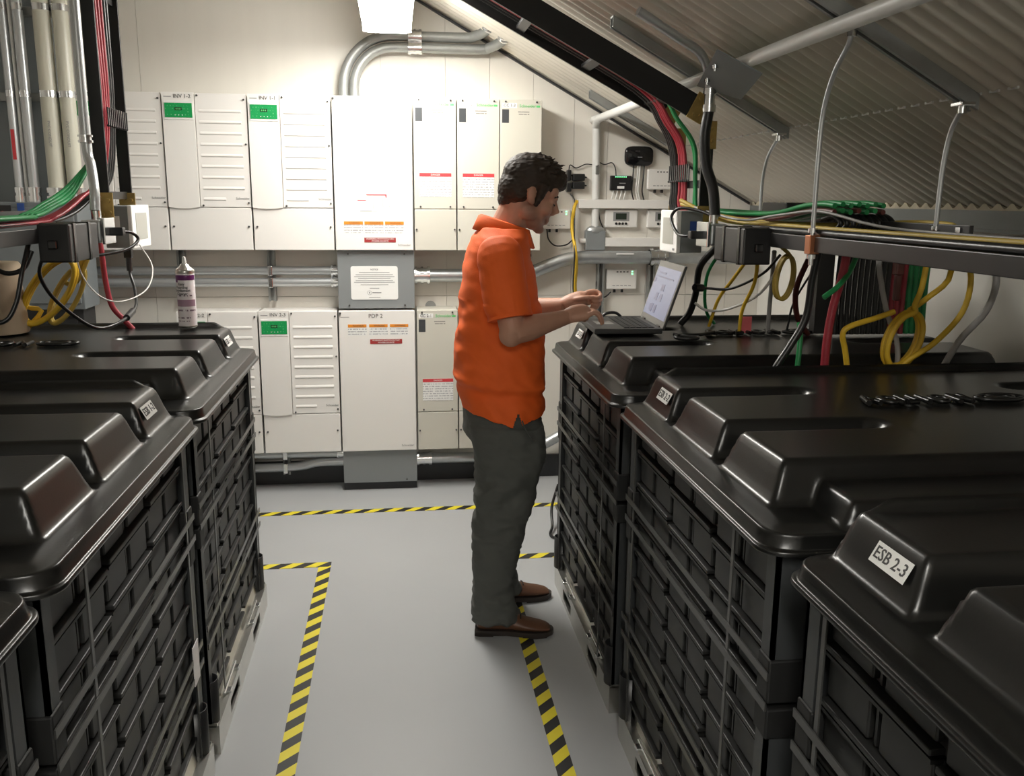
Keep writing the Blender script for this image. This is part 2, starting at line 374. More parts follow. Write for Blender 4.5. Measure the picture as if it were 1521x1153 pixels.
# ================================================================ BATTERY MODULES
LW, LL, LH = 1.38, 1.035, 0.09            # lid width (x), length (y), lobe height
def lid_mesh():
    NX, NY = 190, 150; R_ = 0.055
    def ramp(t):
        t = max(0.0, min(1.0, t)); return t*t*(3-2*t)
    def smin(a, b, k=0.25):
        h = max(k-abs(a-b), 0.0)/k; return min(a, b)-h*h*k*0.25
    vs = []
    for j in range(NY+1):
        y = LL*j/NY; dn = min(y, LL-y)
        ins = 0 if dn >= R_ else R_-math.sqrt(max(0, R_*R_-(R_-dn)**2))
        for i in range(NX+1):
            x = ins+(LW-2*ins)*i/NX
            dx = min(x, LW-x)
            ax = (dx-0.050)/0.048; an = (y-0.125)/0.05; af = (LL-y-0.006)/0.034
            d = smin(ramp(ax), smin(ramp(an), ramp(af)))
            d = max(0.0, d)
            for gy, gl in ((0.425, 0.40), (0.765, 0.385)):
                ex = max(0.0, dx-gl); ey = abs(y-gy)
                dist = math.hypot(ex, ey)
                floor_ = 0.0 if dx < gl*0.35 else 0.55*(dx-gl*0.35)/(gl*0.65)
                g = ramp((dist-0.020)/0.034); g = min(1.0, floor_)*(1-g)+g if floor_ < 1 else 1
                d = smin(d, g, 0.12) if g < 0.999 else d
            z = LH*max(0, d)
            # raised ledge on the short near end
            lx = ramp((dx-0.13)/0.03); ly = ramp((y-0.004)/0.02)
            z = max(z, 0.045*lx*ly*(1 if y < 0.2 else 0))
            z += 0.028*ramp((y-(LL-0.052))/0.024)*ramp((dx-0.095)/0.05)*min(1.0, ramp(af))
            z += 0.004*ramp((min(dx-ins, dn)-0.004)/0.045) if z < 0.05 else 0.004
            vs.append((x, y, z))
    n1 = NX+1
    fs = [(j*n1+i, j*n1+i+1, (j+1)*n1+i+1, (j+1)*n1+i) for j in range(NY) for i in range(NX)]
    loop = [i for i in range(NX)] + [j*n1+NX for j in range(NY)] + [NY*n1+i for i in range(NX, 0, -1)] + [j*n1 for j in range(NY, 0, -1)]
    cx, cy = LW/2, LL/2; base = len(vs); n = len(loop)
    prof = ((-0.0008, 0.0015), (-0.003, 0.0028), (-0.006, 0.0033), (-0.024, 0.0065), (-0.0262, 0.008), (-0.0270, 0.010), (-0.0275, 0.0135), (-0.029, 0.0148), (-0.034, 0.0152), (-0.0365, 0.0145), (-0.037, 0.012), (-0.037, -0.01))
    for dz, out in prof:
        for k in loop:
            x, y, z = vs[k]; sx = (x-cx)*(1+out/(LW/2))+cx; sy = (y-cy)*(1+out/(LL/2))+cy
            vs.append((sx, sy, dz))
    prev = loop
    for r in range(len(prof)):
        cur = [base+r*n+k for k in range(n)]
        for k in range(n): fs.append((prev[k], cur[k], cur[(k+1) % n], prev[(k+1) % n]))
        prev = cur
    m = MB(); m._add(vs, fs, True)
    return m.mesh('lid', 'lid')
LID = lid_mesh()
def glyph_meshes():
    out = []
    def strokes(lst):
        m = MB()
        for st in lst:
            if st[0] == 'b': m.tube([(st[1], st[2], 0), (st[3], st[4], 0)], 0.0075, 6, smooth_path=False)
            else: m.torus((st[1], st[2], 0), st[3], 0.0065, 16, 6, sc=(1, st[4]))
        return m.mesh('embossed_mark', 'lid')
    out.append((-0.20, strokes([('b', -.015, -.03, 0, .03), ('b', 0, .03, .015, -.03), ('b', -.008, -.008, .008, -.008)])))
    out.append((-0.15, strokes([('t', 0, 0, .021, 1.3), ('b', .01, -.02, .022, -.036)])))
    out.append((-0.10, strokes([('b', -.015, .03, -.015, -.02), ('b', .015, .03, .015, -.02), ('b', -.013, -.026, .013, -.026)])))
    out.append((-0.06, strokes([('b', 0, .03, 0, -.03)])))
    out.append((-0.02, strokes([('t', 0, 0, .021, 1.3)])))
    out.append((0.035, strokes([('b', -.015, -.03, -.015, .03), ('b', -.015, .03, .015, -.03), ('b', .015, -.03, .015, .03)])))
    out.append((0.14, strokes([('t', 0, 0, .062, .5), ('t', 0, 0, .035, .5)])))
    return out
GLY = glyph_meshes()
def tray_mesh(wid):
    """front of one battery tray: two cheeks, a double slot between them, a lip underneath. local: +x is inwards, y along, z up"""
    h = wid/2; m = MB()
    m.box(0.016, 0.06, -h, h, 0.0, 0.09)
    for s in (-1, 1):
        a, b = sorted((s*0.016, s*(h-0.008)))
        m.box(0.004, 0.017, a, b, 0.016, 0.082, 0.003)
    m.box(0.008, 0.017, -0.003, 0.003, 0.016, 0.082)
    m.box(-0.006, 0.02, -h+0.004, h-0.004, 0.0, 0.010, 0.002)
    m.box(-0.003, 0.02, -h+0.004, h-0.004, 0.084, 0.090)
    return m.mesh('battery_tray', 'crate_panel')
TR_W = 0.296
TRAY = tray_mesh(TR_W)
TRAY_E = tray_mesh(0.30)
def seat_label(parent, txt, side, y, W):
    # white sticker on the far lobe, tilted with the lobe face; side=-1: faces -x
    ang = math.atan2(0.048, 0.09)
    lp = link('label_plate', MB().box(-0.046, 0.046, -0.0165, 0.0165, 0, 0.0012).mesh('label_plate', 'white_label'), parent)
    mid = 0.0735
    if side > 0:   # module right of the aisle, face looks to -x
        nrm = Vector((-math.cos(ang), 0, math.sin(ang))); right = Vector((0, -1, 0)); px_ = mid-0.003
    else:
        nrm = Vector((math.cos(ang), 0, math.sin(ang))); right = Vector((0, 1, 0)); px_ = W-mid+0.003
    up = nrm.cross(right); m = Matrix((right, up, nrm)).transposed().to_4x4(); m.translation = Vector((px_, y, 0.053))
    lp.matrix_basis = m
    link('lettering', text_mesh(txt, 0.027, 'ink', 0.0002), lp, (0, 0, 0.0014))
def module(label, side, y0, txt, full=True):
    """side +1: right of aisle (aisle face at low x)."""
    x0 = 0.63 if side > 0 else -0.53-LW
    t = thing('battery_module', label, 'battery', (x0, y0, 0.0), 0, 'stacked battery modules along the aisle')
    ZL = 1.039
    lid = link('lid', LID, t, (0, 0, ZL))
    for gx, gm in GLY: link('embossed_mark', gm, lid, (LW/2+0.0+gx, 0.595, LH+0.005))
    seat_label(lid, txt, side, 0.872, LW)
    fx = 0.035                                # inset of the side face behind the lid lip
    def X(v): return v if side > 0 else LW-v  # v measured from the aisle face inwards
    def bb(name, m, par, xa, xb, ya, yb, za, zb, bev=0):
        xa, xb = sorted((X(xa), X(xb))); return bx(name, m, par, xa, xb, ya, yb, za, zb, bev)
    bb('core', 'core', t, fx+0.05, LW-0.06, 0.06, LL-0.06, 0.10, 1.03)
    # trays on the aisle face: three stacks of nine
    for c in range(3):
        yc = 0.085+TR_W/2+c*(TR_W+0.006)-0.015
        for r in range(9):
            z = 0.135+r*0.0955-(2-c)*0.013+0.013
            o = link('battery_tray', TRAY, t, (X(fx), yc, z), (0, 0, 0 if side > 0 else math.pi))
    # trays on the near end
    for c in range(2 if full else 0):
        for r in range(9):
            xc = X(fx+0.075+0.15+c*0.306)
            link('end_tray', TRAY_E, t, (xc, 0.035, 0.118+r*0.0975), (0, 0, math.pi/2))
    # corner posts (angle section), in two lifts with a dark wrap between
    for ya, yb, yo in ((0.018, 0.062, 0.018), (LL-0.062, LL-0.018, LL-0.026)):
        for za, zb in ((0.10, 0.645), (0.79, 1.012)):
            a = sorted((X(fx-0.012), X(fx-0.004))); b_ = sorted((X(fx-0.012), X(fx+0.048)))
            MB().box(a[0], a[1], ya, yb, za, zb).box(b_[0], b_[1], yo, yo+0.008, za, zb).build('corner_post', 'post', t)
        a = sorted((X(fx-0.016), X(fx+0.052)))
        MB().box(a[0], a[1], ya-0.006, yb+0.006, 0.64, 0.70, 0.004).box(a[0], a[1], ya-0.004, yb+0.004, 0.71, 0.795, 0.004).build('corner_wrap', 'core', t)
    # straps
    for z in (0.765, 0.705, 0.40, 0.345):
        bb('strap', 'strap', t, fx-0.020, fx-0.017, 0.012, LL-0.012, z-0.008, z+0.008)
    for yv in (0.215, LL-0.085):
        bb('strap', 'strap', t, fx-0.0165, fx-0.0135, yv-0.006, yv+0.006, 0.092, 1.012)
    # steel base
    base = link('base_frame', None, t)
    xo = 0.016 if side > 0 else 0.003
    slots = ((0.20, 0.36), (0.66, 0.82)); ys = [0.02, 0.20, 0.36, 0.66, 0.82, LL-0.02]
    a = sorted((X(xo), X(xo+0.005)))
    m = MB().box(a[0], a[1], 0.02, LL-0.02, 0.0, 0.022).box(a[0], a[1], 0.02, LL-0.02, 0.064, 0.088)
    for ya, yb in ((0.02, 0.20), (0.36, 0.66), (0.82, LL-0.02)): m.box(a[0], a[1], ya, yb, 0.022, 0.064)
    m.build('outer_plate', 'steel', base)
    a = sorted((X(xo+0.005), X(xo+0.045)))
    bb('bottom_plate', 'steel', base, xo+0.005, LW-0.03, 0.02, LL-0.02, 0.0, 0.006)
    bb('top_flange', 'steel', base, xo, xo+0.03, 0.02, LL-0.02, 0.088, 0.092)
    q = [(X(xo+0.026), 0.089), (X(xo+0.030), 0.089), (X(fx+0.012), 0.150), (X(fx+0.008), 0.150)]
    MB().prism(q, 'y', 0.10, LL-0.10).build('sloped_plate', 'steel', base)
    bb('rear_plate', 'steel', base, LW-0.035, LW-0.03, 0.02, LL-0.02, 0.0, 0.10)
    bb('near_plate', 'steel', base, xo+0.005, LW-0.035, 0.02, 0.025, 0.006, 0.10)
    bb('far_plate', 'steel', base, xo+0.005, LW-0.035, LL-0.025, LL-0.02, 0.006, 0.10)
    for ya, yb in slots:
        bb('slot_backing', 'core', base, xo+0.02, xo+0.024, ya, yb, 0.01, 0.07)
        for yy in (ya+0.01, yb-0.01):
            bb('clip', 'chrome', base, xo-0.004, xo+0.012, yy-0.014, yy+0.014, 0.092, 0.102, 0.002)
        MB().cyl((X(xo+0.014), ya-0.02, 0.1), (X(xo+0.014), yb+0.02, 0.1), 0.005, 8).build('retaining_rod', 'chrome', base)
    # black pockets at the two aisle corners
    for yy in (0.055, LL-0.055):
        m = MB(); n = 10; vs = []
        for rr in (0.034, 0.0305):
            for z in (0.092, 0.225):
                for k in range(n+1):
                    th = math.pi*(0.5+k/n) if side > 0 else math.pi*(-0.5+k/n)
                    vs.append((X(fx-0.0)+rr*0.85*math.cos(th), yy+rr*math.sin(th), z))
        N = n+1; fs = []
        for k in range(n):
            fs += [(k, k+1, N+k+1, N+k), (2*N+k, 2*N+k+1, 3*N+k+1, 3*N+k), (N+k, N+k+1, 3*N+k+1, 3*N+k)]
        m._add(vs, fs, True); m.build('corner_pocket', 'black_plastic', t)
    return t
module('battery module lettered ESB 2-1 that the laptop stands on', 1, 2.505, 'ESB 2-1')
module('battery module lettered ESB 2-2, middle one right of the aisle', 1, 1.385, 'ESB 2-2')
module('battery module lettered ESB 2-3, nearest one right of the aisle', 1, 0.265, 'ESB 2-3')
module('battery module that the spray can stands on, far left of the aisle', -1, 2.425, 'ESB 1-1')
module('battery module lettered ESB 1-2, middle one left of the aisle', -1, 1.345, 'ESB 1-2')
module('battery module of which only a lid corner shows, nearest left of the aisle', -1, 0.262, 'ESB 1-3')

# ================================================================ WALL CABINETS
YF = 4.85; PH = 0.777
def screws(parent, pts, y=-0.004, r=0.005):
    for x, z in pts: MB().cyl((x, y-0.004, z), (x, y+0.002, z), r, 8).build('screw', 'screw', parent)
SCREW = None
LOUV = None
def inverter(label, x, z, txt):
    W = 0.41; t = thing('inverter', label, 'inverter', (x, YF, z), 0, 'wall inverters')
    bx('body', 'white_paint', t, 0.003, W-0.003, 0.012, YB-YF-0.008, 0.0, PH-0.004, 0.004)
    bx('conduit_cover', 'white_paint', t, 0.002, W-0.002, -0.002, 0.013, 0.0, 0.214, 0.003)
    lc = bx('louver_cover', 'white_paint', t, 0.158, W-0.002, -0.002, 0.013, 0.217, PH-0.002, 0.003)
    m = MB(); n = 8     # display column with a bowed lower edge
    poly = [(0.002, PH), (0.155, PH)] + [(0.155-0.153*k/n, 0.217-0.007*math.sin(math.pi*k/n)) for k in range(n+1)]
    m.prism(poly, 'y', -0.010, 0.013); dc = m.build('display_cover', 'white_paint', t)
    if True:
        fr = bx('display_frame', 'white_label', t, 0.010, 0.150, -0.0125, -0.010, 0.645, 0.735, 0.001)
        dp = bx('display_panel', 'print_green', fr, 0.014, 0.146, -0.0145, -0.0125, 0.655, 0.725, 0.0008)
        bx('digit_window', 'lcd', fr, 0.063, 0.097, -0.0155, -0.0145, 0.690, 0.704)
        for k in range(3): bx('digit', 'logo_green', fr, 0.068+k*0.009, 0.073+k*0.009, -0.0160, -0.0155, 0.693, 0.701)
        for k in range(3): MB().cyl((0.064+k*0.017, -0.0145, 0.667), (0.064+k*0.017, -0.0155, 0.667), 0.0025, 8).build('button', 'white_label', fr)
    text('lettering', txt, 0.026, 'ink', dc, (0.100, -0.0106, PH-0.020))
    bx('rating_print', 'ink_grey', dc, 0.012, 0.048, -0.0106, -0.010, PH-0.024, PH-0.020)
    for k in range(9):
        w1 = W-0.03 if k else 0.285
        z0 = 0.250+k*0.054
        MB().prism([(-0.002, z0), (-0.002, z0+0.016), (-0.0045, z0+0.012), (-0.0058, z0+0.005)], 'x', 0.176, w1).build('louver', 'white_paint', lc)
    text('brand_lettering', 'Schneider', 0.017, 'ink_grey', lc, (W-0.042, -0.0027, 0.262))
    screws(t, [(0.170, PH-0.014), (W-0.014, PH-0.030), (W-0.013, 0.53), (W-0.013, 0.24), (0.172, 0.226), (W-0.018, 0.12), (0.020, 0.12), (0.016, 0.53), (0.016, 0.24)], -0.004)
    return t
Z1, Z2 = 1.328, 0.233
inverter('upper inverter with green display partly hidden behind the left cable ladder', -1.552, Z1, 'INV 1-3')
inverter('upper white wall inverter lettered INV 1-2 with a green display', -1.138, Z1, 'INV 1-2')
inverter('upper white wall inverter lettered INV 1-1, glaring beside the power panel', -0.724, Z1, 'INV 1-1')
inverter('lower white wall inverter hidden behind the left battery lids', -1.138, Z2, 'INV 2-2')
inverter('lower white wall inverter lettered INV 2-3 with a green display', -0.722, Z2, 'INV 2-3')
def warn_row(t, z, xs, y=-0.0125):
    for x in xs:
        lab = bx('warning_label', 'print_white', t, x, x+0.098, y, y+0.001, z-0.06, z)
        hd = bx('warning_header', 'orange_label', lab, x, x+0.098, y-0.0008, y, z-0.016, z)
        text('lettering', 'WARNING', 0.012, 'ink', lab, (x+0.054, y-0.001, z-0.008))
def panel(label, x, z, lettering, style):
    W = 0.404; t = thing('distribution_cabinet', label, 'electrical panel', (x, YF, z), 0, 'white power distribution panels')
    bx('body', 'white_paint', t, 0.004, W-0.004, 0.0, YB-YF-0.008, 0.004, PH-0.004, 0.003)
    d = bx('door', 'white_paint', t, 0.0, W, -0.012, 0.004, 0.0, PH, 0.004)
    text('brand_lettering', 'Schneider', 0.017, 'ink_grey', d, (W-0.048, -0.0127, 0.028))
    bx('rating_print', 'ink_grey', d, 0.010, 0.056, -0.0126, -0.012, PH-0.036, PH-0.033)
    MB().cyl((0.008, -0.02, PH-0.014), (0.008, -0.012, PH-0.014), 0.006, 8).build('screw', 'screw', t)
    if lettering: text('lettering', lettering, 0.030, 'ink', d, (0.195, -0.0127, PH-0.030))
    if style == 1:
        warn_row(t, 0.150, (0.045, 0.151, 0.257))
        rl = bx('warning_strip', 'dark_red', t, 0.148, 0.312, -0.0135, -0.0125, 0.042, 0.066)
        text('lettering', 'WARNING PHOTOVOLTAIC', 0.0115, 'white_label', rl, (0.230, -0.0142, 0.0595))
        text('lettering', 'POWER SOURCE', 0.0115, 'white_label', rl, (0.230, -0.0142, 0.0480))
        dg = bx('diagram_label', 'white_label', t, 0.115, 0.29, -0.0130, -0.0120, 0.20, 0.40)
        for a, b, c, e in ((0.163, 0.268, 0.283, 0.289), (0.262, 0.268, 0.272, 0.289), (0.118, 0.162, 0.256, 0.261)):
            bx('diagram_line', 'red_label', dg, a, b, -0.0137, -0.0130, c, e)
        for a, b, c, e in ((0.197, 0.199, 0.215, 0.272), (0.247, 0.249, 0.228, 0.272), (0.283, 0.285, 0.228, 0.272), (0.247, 0.285, 0.226, 0.228), (0.13, 0.19, 0.190+0.012, 0.205)):
            bx('diagram_line', 'ink_grey', dg, a, b, -0.0137, -0.0130, c, e)
    else:
        warn_row(t, PH-0.074, (0.048, 0.160, 0.270))
        rl = bx('warning_strip', 'dark_red', t, 0.163, 0.334, -0.0135, -0.0125, PH-0.180, PH-0.155)
        text('lettering', 'WARNING PHOTOVOLTAIC', 0.0115, 'white_label', rl, (0.2485, -0.0142, PH-0.1615))
        text('lettering', 'POWER SOURCE', 0.0115, 'white_label', rl, (0.2485, -0.0142, PH-0.1735))
    return t
panel('upper white power panel glaring under the strip light, wiring diagram on its door', -0.308, Z1, None, 1)
panel('lower white power panel lettered PDP 2 with orange warning labels', -0.306, Z2, 'PDP 2', 2)
def controller(label, x, z, txt, danger_z=0.40):
    W = 0.224; t = thing('charge_controller', label, 'controller', (x, YF, z), 0, 'beige charge controllers')
    bx('body', 'beige_paint', t, 0.003, W-0.003, 0.0, YB-YF-0.008, 0.002, PH-0.002, 0.003)
    c = bx('front_cover', 'beige_paint', t, 0.002, W-0.002, -0.012, 0.002, 0.216, PH, 0.003)
    bx('lower_cover', 'beige_paint', t, 0.002, W-0.002, -0.012, 0.002, 0.0, 0.2135, 0.003)
    text('brand_lettering', 'Schneider', 0.022, 'logo_green', c, (0.146, -0.0127, PH-0.032))
    bx('brand_mark', 'logo_green', c, 0.192, 0.211, -0.0127, -0.012, PH-0.038, PH-0.028)
    bx('model_print', 'print_white', c, 0.095, 0.155, -0.0126, -0.012, PH-0.080, PH-0.056).data.materials[0] = MATS['print_beige']
    bx('window_label', 'dark_label', c, 0.012, 0.048, -0.0128, -0.012, PH-0.118, PH-0.050, 0.0004)
    pl = bx('name_sticker', 'white_label', c, 0.012, 0.090, -0.0128, -0.012, PH-0.043, PH-0.018)
    text('lettering', txt, 0.021, 'ink', pl, (0.051, -0.0134, PH-0.0305))
    dl = bx('danger_label', 'print_white', c, 0.030, 0.196, -0.0128, -0.012, danger_z-0.122, danger_z)
    bx('danger_header', 'red_label', dl, 0.030, 0.196, -0.0136, -0.0128, danger_z-0.018, danger_z)
    text('lettering', 'DANGER', 0.012, 'white_label', dl, (0.113, -0.0141, danger_z-0.009))
    screws(t, [(0.030, PH-0.012), (0.194, PH-0.012), (0.034, 0.228), (0.190, 0.228), (0.012, 0.11), (0.212, 0.11)], -0.014)
    return t
M_print('print_beige', (0.60, 0.58, 0.51), (0.25, 0.24, 0.22), 85, fill=0.40)
controller('upper beige charge controller next to the glaring white power panel', 0.102, Z1, 'CC 1-1')
controller('upper beige charge controller lettered CC 1-2', 0.328, Z1, 'CC 1-2')
controller('upper beige charge controller lettered CC 1-3, behind the man\'s head', 0.552, Z1, 'CC 1-3')
controller('lower beige charge controller lettered CC 2-1', 0.106, Z2, 'CC 2-1')
controller('lower beige charge controller mostly hidden behind the man', 0.332, Z2, 'CC 2-2')
# knockout disc on top of CC 2-1
tag(MB().cyl((0.19, 5.03, 1.008), (0.19, 5.041, 1.008), 0.03, 16).build('knockout_disc', 'galv_dull'), 'round grey conduit cap on the wall just above CC 2-1', 'cap')
def wireway():
    t = thing('junction_enclosure', 'grey steel enclosure with a white notice between the two power panels', 'enclosure', (-0.303, YF, 1.018))
    bx('body', 'grey_paint', t, 0.0, 0.400, 0.03, YB-YF-0.008, 0.0, 0.306)
    bx('cover', 'grey_paint', t, -0.002, 0.402, 0.012, 0.03, 0.0, 0.306, 0.003)
    n = MB(); R_ = 0.012; x0, x1, z0, z1 = 0.066, 0.314, 0.048, 0.226; poly = []
    for cx, cz, a0 in ((x1-R_, z1-R_, 0), (x0+R_, z1-R_, 90), (x0+R_, z0+R_, 180), (x1-R_, z0+R_, 270)):
        for k in range(5):
            a = math.radians(a0+k*22.5); poly.append((cx+R_*math.cos(a), cz+R_*math.sin(a)))
    n.prism(poly, 'y', 0.0095, 0.012); nt_ = n.build('notice', 'white_label', t)
    text('lettering', 'NOTICE', 0.011, 'ink', nt_, (0.19, 0.009, 0.208))
    for z, hw in ((0.193, 0.08), (0.181, 0.098), (0.171, 0.106), (0.162, 0.085), (0.150, 0.098), (0.141, 0.107), (0.128, 0.073), (0.109, 0.025), (0.060, 0.03)):
        bx('print_line', 'ink_grey', nt_, 0.19-hw, 0.19+hw, 0.0088, 0.0095, z-0.0015, z+0.0015)
    MB().torus((0.163, 0.0093, 0.085), 0.011, 0.0008, 20, 5, 'y').build('emblem_ring', 'ink_grey', nt_)
    MB().ell((0.163, 0.0093, 0.085), (0.003, 0.0005, 0.005)).build('emblem_core', 'ink_grey', nt_)
    bx('emblem_print', 'ink_grey', nt_, 0.178, 0.225, 0.0088, 0.0095, 0.083, 0.088)
    screws(t, [(0.055, 0.018), (0.350, 0.018), (0.055, 0.290), (0.350, 0.290)], 0.010)
    t = thing('junction_enclosure', 'grey steel wiring box on a black plinth below PDP 2', 'enclosure', (-0.303, YF, 0.0))
    bx('body', 'grey_paint', t, 0.0, 0.400, 0.03, YB-YF-0.03, 0.045, 0.232)
    bx('cover', 'grey_paint', t, -0.002, 0.402, 0.008, 0.03, 0.045, 0.232, 0.003)
    bx('plinth', 'base_dark', t, 0.0, 0.400, 0.03, YB-YF-0.03, 0.0, 0.045)
    screws(t, [(0.345, 0.06)], 0.006)
wireway()
# wall struts behind the conduits
def strut(label, x, z0, z1, cat='strut'):
    m = MB().box(x-0.02, x-0.015, YB-0.048, YB-0.008, z0, z1).box(x+0.015, x+0.02, YB-0.048, YB-0.008, z0, z1).box(x-0.02, x+0.02, YB-0.013, YB-0.008, z0, z1)
    m.box(x-0.02, x-0.009, YB-0.05, YB-0.046, z0, z1).box(x+0.009, x+0.02, YB-0.05, YB-0.046, z0, z1)
    t = tag(m.build('wall_strut', 'galv_dull'), label, cat); return t
strut('slotted steel wall strut left of the spray can', -1.132, 1.045, 1.328)
strut('slotted steel wall strut midway between spray can and grey enclosure', -0.665, 1.045, 1.328)
strut('slotted steel wall strut beneath INV 2-3', -0.63, 0.06, 0.232)
strut('dark slotted wall strut standing beside the low white network box', 1.445, 0.65, 1.245)
strut('pale slotted wall strut above the left hand', 1.15, 0.65, 1.25)
def conduit(name, label, pts, r, m='galv', coup=(), ends=(), straps=(), seg=14, grp=None):
    t = thing(name, label, 'conduit', pts[0], 0, grp); o = Vector(pts[0])
    MB().tube([Vector(p)-o for p in pts], r, seg, smooth_path=len(pts) > 2, res=6).build('pipe', m, t)
    for a, b in coup: 
        a, b = Vector(a)-o, Vector(b)-o; d = (b-a).normalized(); L_ = (b-a).length
        MB().cyl(a, b, r*1.18, seg).cyl(a, a+d*L_*0.18, r*1.38, seg).cyl(b-d*L_*0.18, b, r*1.38, seg).cyl(a+d*L_*0.42, a+d*L_*0.58, r*1.38, 6).build('coupling', 'chrome', t)
    for p in straps:
        p = Vector(p)-o
        MB().box(p.x-0.012, p.x+0.012, p.y-r-0.004, p.y+r, p.z-r-0.004, p.z+r+0.004, 0.004).cyl((p.x, p.y-r-0.016, p.z+r), (p.x, p.y-r, p.z+r), 0.006, 8).build('strap_clamp', 'chrome', t)
    return t
YC = YB-0.075
conduit('wall_conduit', 'upper steel conduit running behind the spray can to the grey enclosure', [(-1.95, YC, 1.212), (-0.30, YC, 1.212)], 0.024, 'emt', [((-0.345, YC, 1.212), (-0.303, YC, 1.212))], straps=[(-1.132, YC, 1.212), (-0.665, YC, 1.212)])
conduit('wall_conduit', 'lower steel conduit running behind the spray can to the grey enclosure', [(-1.95, YC, 1.150), (-0.30, YC, 1.150)], 0.024, 'emt', [((-0.345, YC, 1.150), (-0.303, YC, 1.150))], straps=[(-1.132, YC, 1.150), (-0.665, YC, 1.150)])
conduit('wall_conduit', 'upper steel conduit entering the wiring box below PDP 2 from the left', [(-1.4, YC, 0.190), (-0.303, YC, 0.190)], 0.024, 'emt', [((-0.345, YC, 0.190), (-0.303, YC, 0.190))], straps=[(-0.63, YC, 0.19)])
conduit('wall_conduit', 'lower steel conduit dipping towards the wiring box below PDP 2', [(-1.4, YC, 0.112), (-0.85, YC, 0.112), (-0.58, YC, 0.115), (-0.45, YC, 0.136), (-0.303, YC, 0.138)], 0.025, 'emt', straps=[(-0.63, YC, 0.112)])
conduit('wall_conduit', 'large steel conduit leaving the grey enclosure and rising to the right', [(0.097, YC, 1.185), (0.60, YC, 1.185), (0.74, YC, 1.20), (0.86, YC, 1.245), (0.96, YC, 1.275), (1.08, YC, 1.283), (1.45, YC, 1.283), (1.95, YC, 1.283)], 0.036, 'galv', [((0.100, YC, 1.185), (0.185, YC, 1.185)), ((1.42, YC, 1.283), (1.52, YC, 1.283))])
conduit('wall_conduit', 'steel conduit leaving the wiring box below PDP 2 to the right', [(0.097, YC, 0.142), (0.60, YC, 0.142), (0.72, YC, 0.152), (0.82, YC, 0.2), (0.95, YC, 0.27)], 0.030, 'galv', [((0.100, YC, 0.142), (0.185, YC, 0.142))])
tag(bx('conduit_label', 'white_label', None, 1.22, 1.32, YC-0.038, YC-0.0355, 1.301, 1.309), 'thin white sticker along the top of the large bent conduit', 'sticker')
def quarter(x, z, X1, R_):
    pts = [(x, YC, z)]
    zc = 2.16+0.0
    pts += [(x, YC, zc)]
    for k in range(1, 7):
        a = math.radians(k*15); pts.append((x+R_*(1-math.cos(a)), YC, zc+R_*math.sin(a)))
    return pts
R1, R2 = 0.232, 0.188
p1 = quarter(-0.252, 2.105, 0, 0.262); zt1 = 2.16+0.262
p2 = quarter(-0.196, 2.105, 0, 0.206); zt2 = 2.16+0.206
conduit('roof_conduit', 'outer of two steel conduits curving from the upper panel up to the roof', p1+[(0.10, YC, zt1), (0.36, YC, zt1), (0.43, YC-0.02, zt1+0.006), (0.485, YC-0.10, zt1+0.025), (0.50, YC-0.20, zt1+0.05), (0.50, YC-0.45, zt1+0.12)], 0.026, 'galv_dull', [((0.085, YC, zt1), (0.155, YC, zt1)), ((0.492, YC-0.14, zt1+0.036), (0.499, YC-0.195, zt1+0.049))], straps=[])
conduit('roof_conduit', 'inner of two steel conduits curving from the upper panel up to the roof', p2+[(0.10, YC, zt2), (0.44, YC, zt2), (0.51, YC-0.02, zt2+0.008), (0.565, YC-0.10, zt2+0.03), (0.58, YC-0.20, zt2+0.06), (0.58, YC-0.40, zt2+0.12)], 0.026, 'galv_dull', [((0.085, YC, zt2), (0.155, YC, zt2)), ((0.572, YC-0.14, zt2+0.042), (0.579, YC-0.195, zt2+0.058))])

# ================================================================ COMMUNICATIONS CORNER (right of back wall)
YW = YB-0.008
def duct(label, x0, x1, z0, z1):
    t = thing('cable_duct', label, 'cable duct', ((x0+x1)/2, YW, z0)); h = (x1-x0)/2; H = z1-z0
    bx('channel', 'white_paint', t, -h, h, -0.045, 0, 0.0, H-0.004)
    bx('cover', 'white_paint', t, -h-0.001, h+0.001, -0.052, -0.045, -0.001, H, 0.002)
    bx('end_plate', 'white_paint', t, -h-0.003, -h, -0.05, 0, 0, H)
duct('long white cable duct under the black network boxes', 1.015, 1.62, 1.553, 1.600)
duct('short white cable duct under the two display meters', 1.145, 1.62, 1.343, 1.392)
def router():
    t = thing('router', 'glossy black rounded wireless router mounted high on the wall', 'router', (1.353, YW, 1.838)); W_, H_ = 0.082, 0.054
    rings = []
    for y, s in ((0, 0.9), (-0.004, 0.97), (-0.012, 1.0), (-0.022, 0.97), (-0.028, 0.88)):
        ring = []
        for k in range(32):
            a = 2*math.pi*k/32; c, sn = math.cos(a), math.sin(a); p = 0.5
            ring.append((W_*s*math.copysign(abs(c)**p, c), y, H_*s*math.copysign(abs(sn)**p, sn)))
        rings.append(ring)
    MB().loft(rings).build('housing', 'gloss_black', t)
    for k in range(3): bx('indicator', 'ink_grey', t, -0.022+k*0.01, -0.019+k*0.01, -0.0285, -0.0275, 0.025, 0.028)
    bx('brand_print', 'ink_grey', t, -0.010, 0.016, -0.0285, -0.0278, -0.008, -0.004)
router()
def small_switch():
    t = thing('network_switch', 'small black network switch with a row of green lights', 'network switch', (1.254, YW, 1.651)); 
    bx('housing', 'black_plastic', t, -0.06, 0.06, -0.028, 0, 0, 0.080, 0.003)
    for k in range(6): bx('indicator', 'led', t, -0.034+k*0.0115, -0.029+k*0.0115, -0.0288, -0.0278, 0.071, 0.076)
    bx('sticker', 'white_label', t, -0.022, 0.018, -0.0288, -0.0278, 0.009, 0.023)
    bx('brand_print', 'ink_grey', t, -0.01, 0.025, -0.0286, -0.0278, 0.036, 0.041)
small_switch()
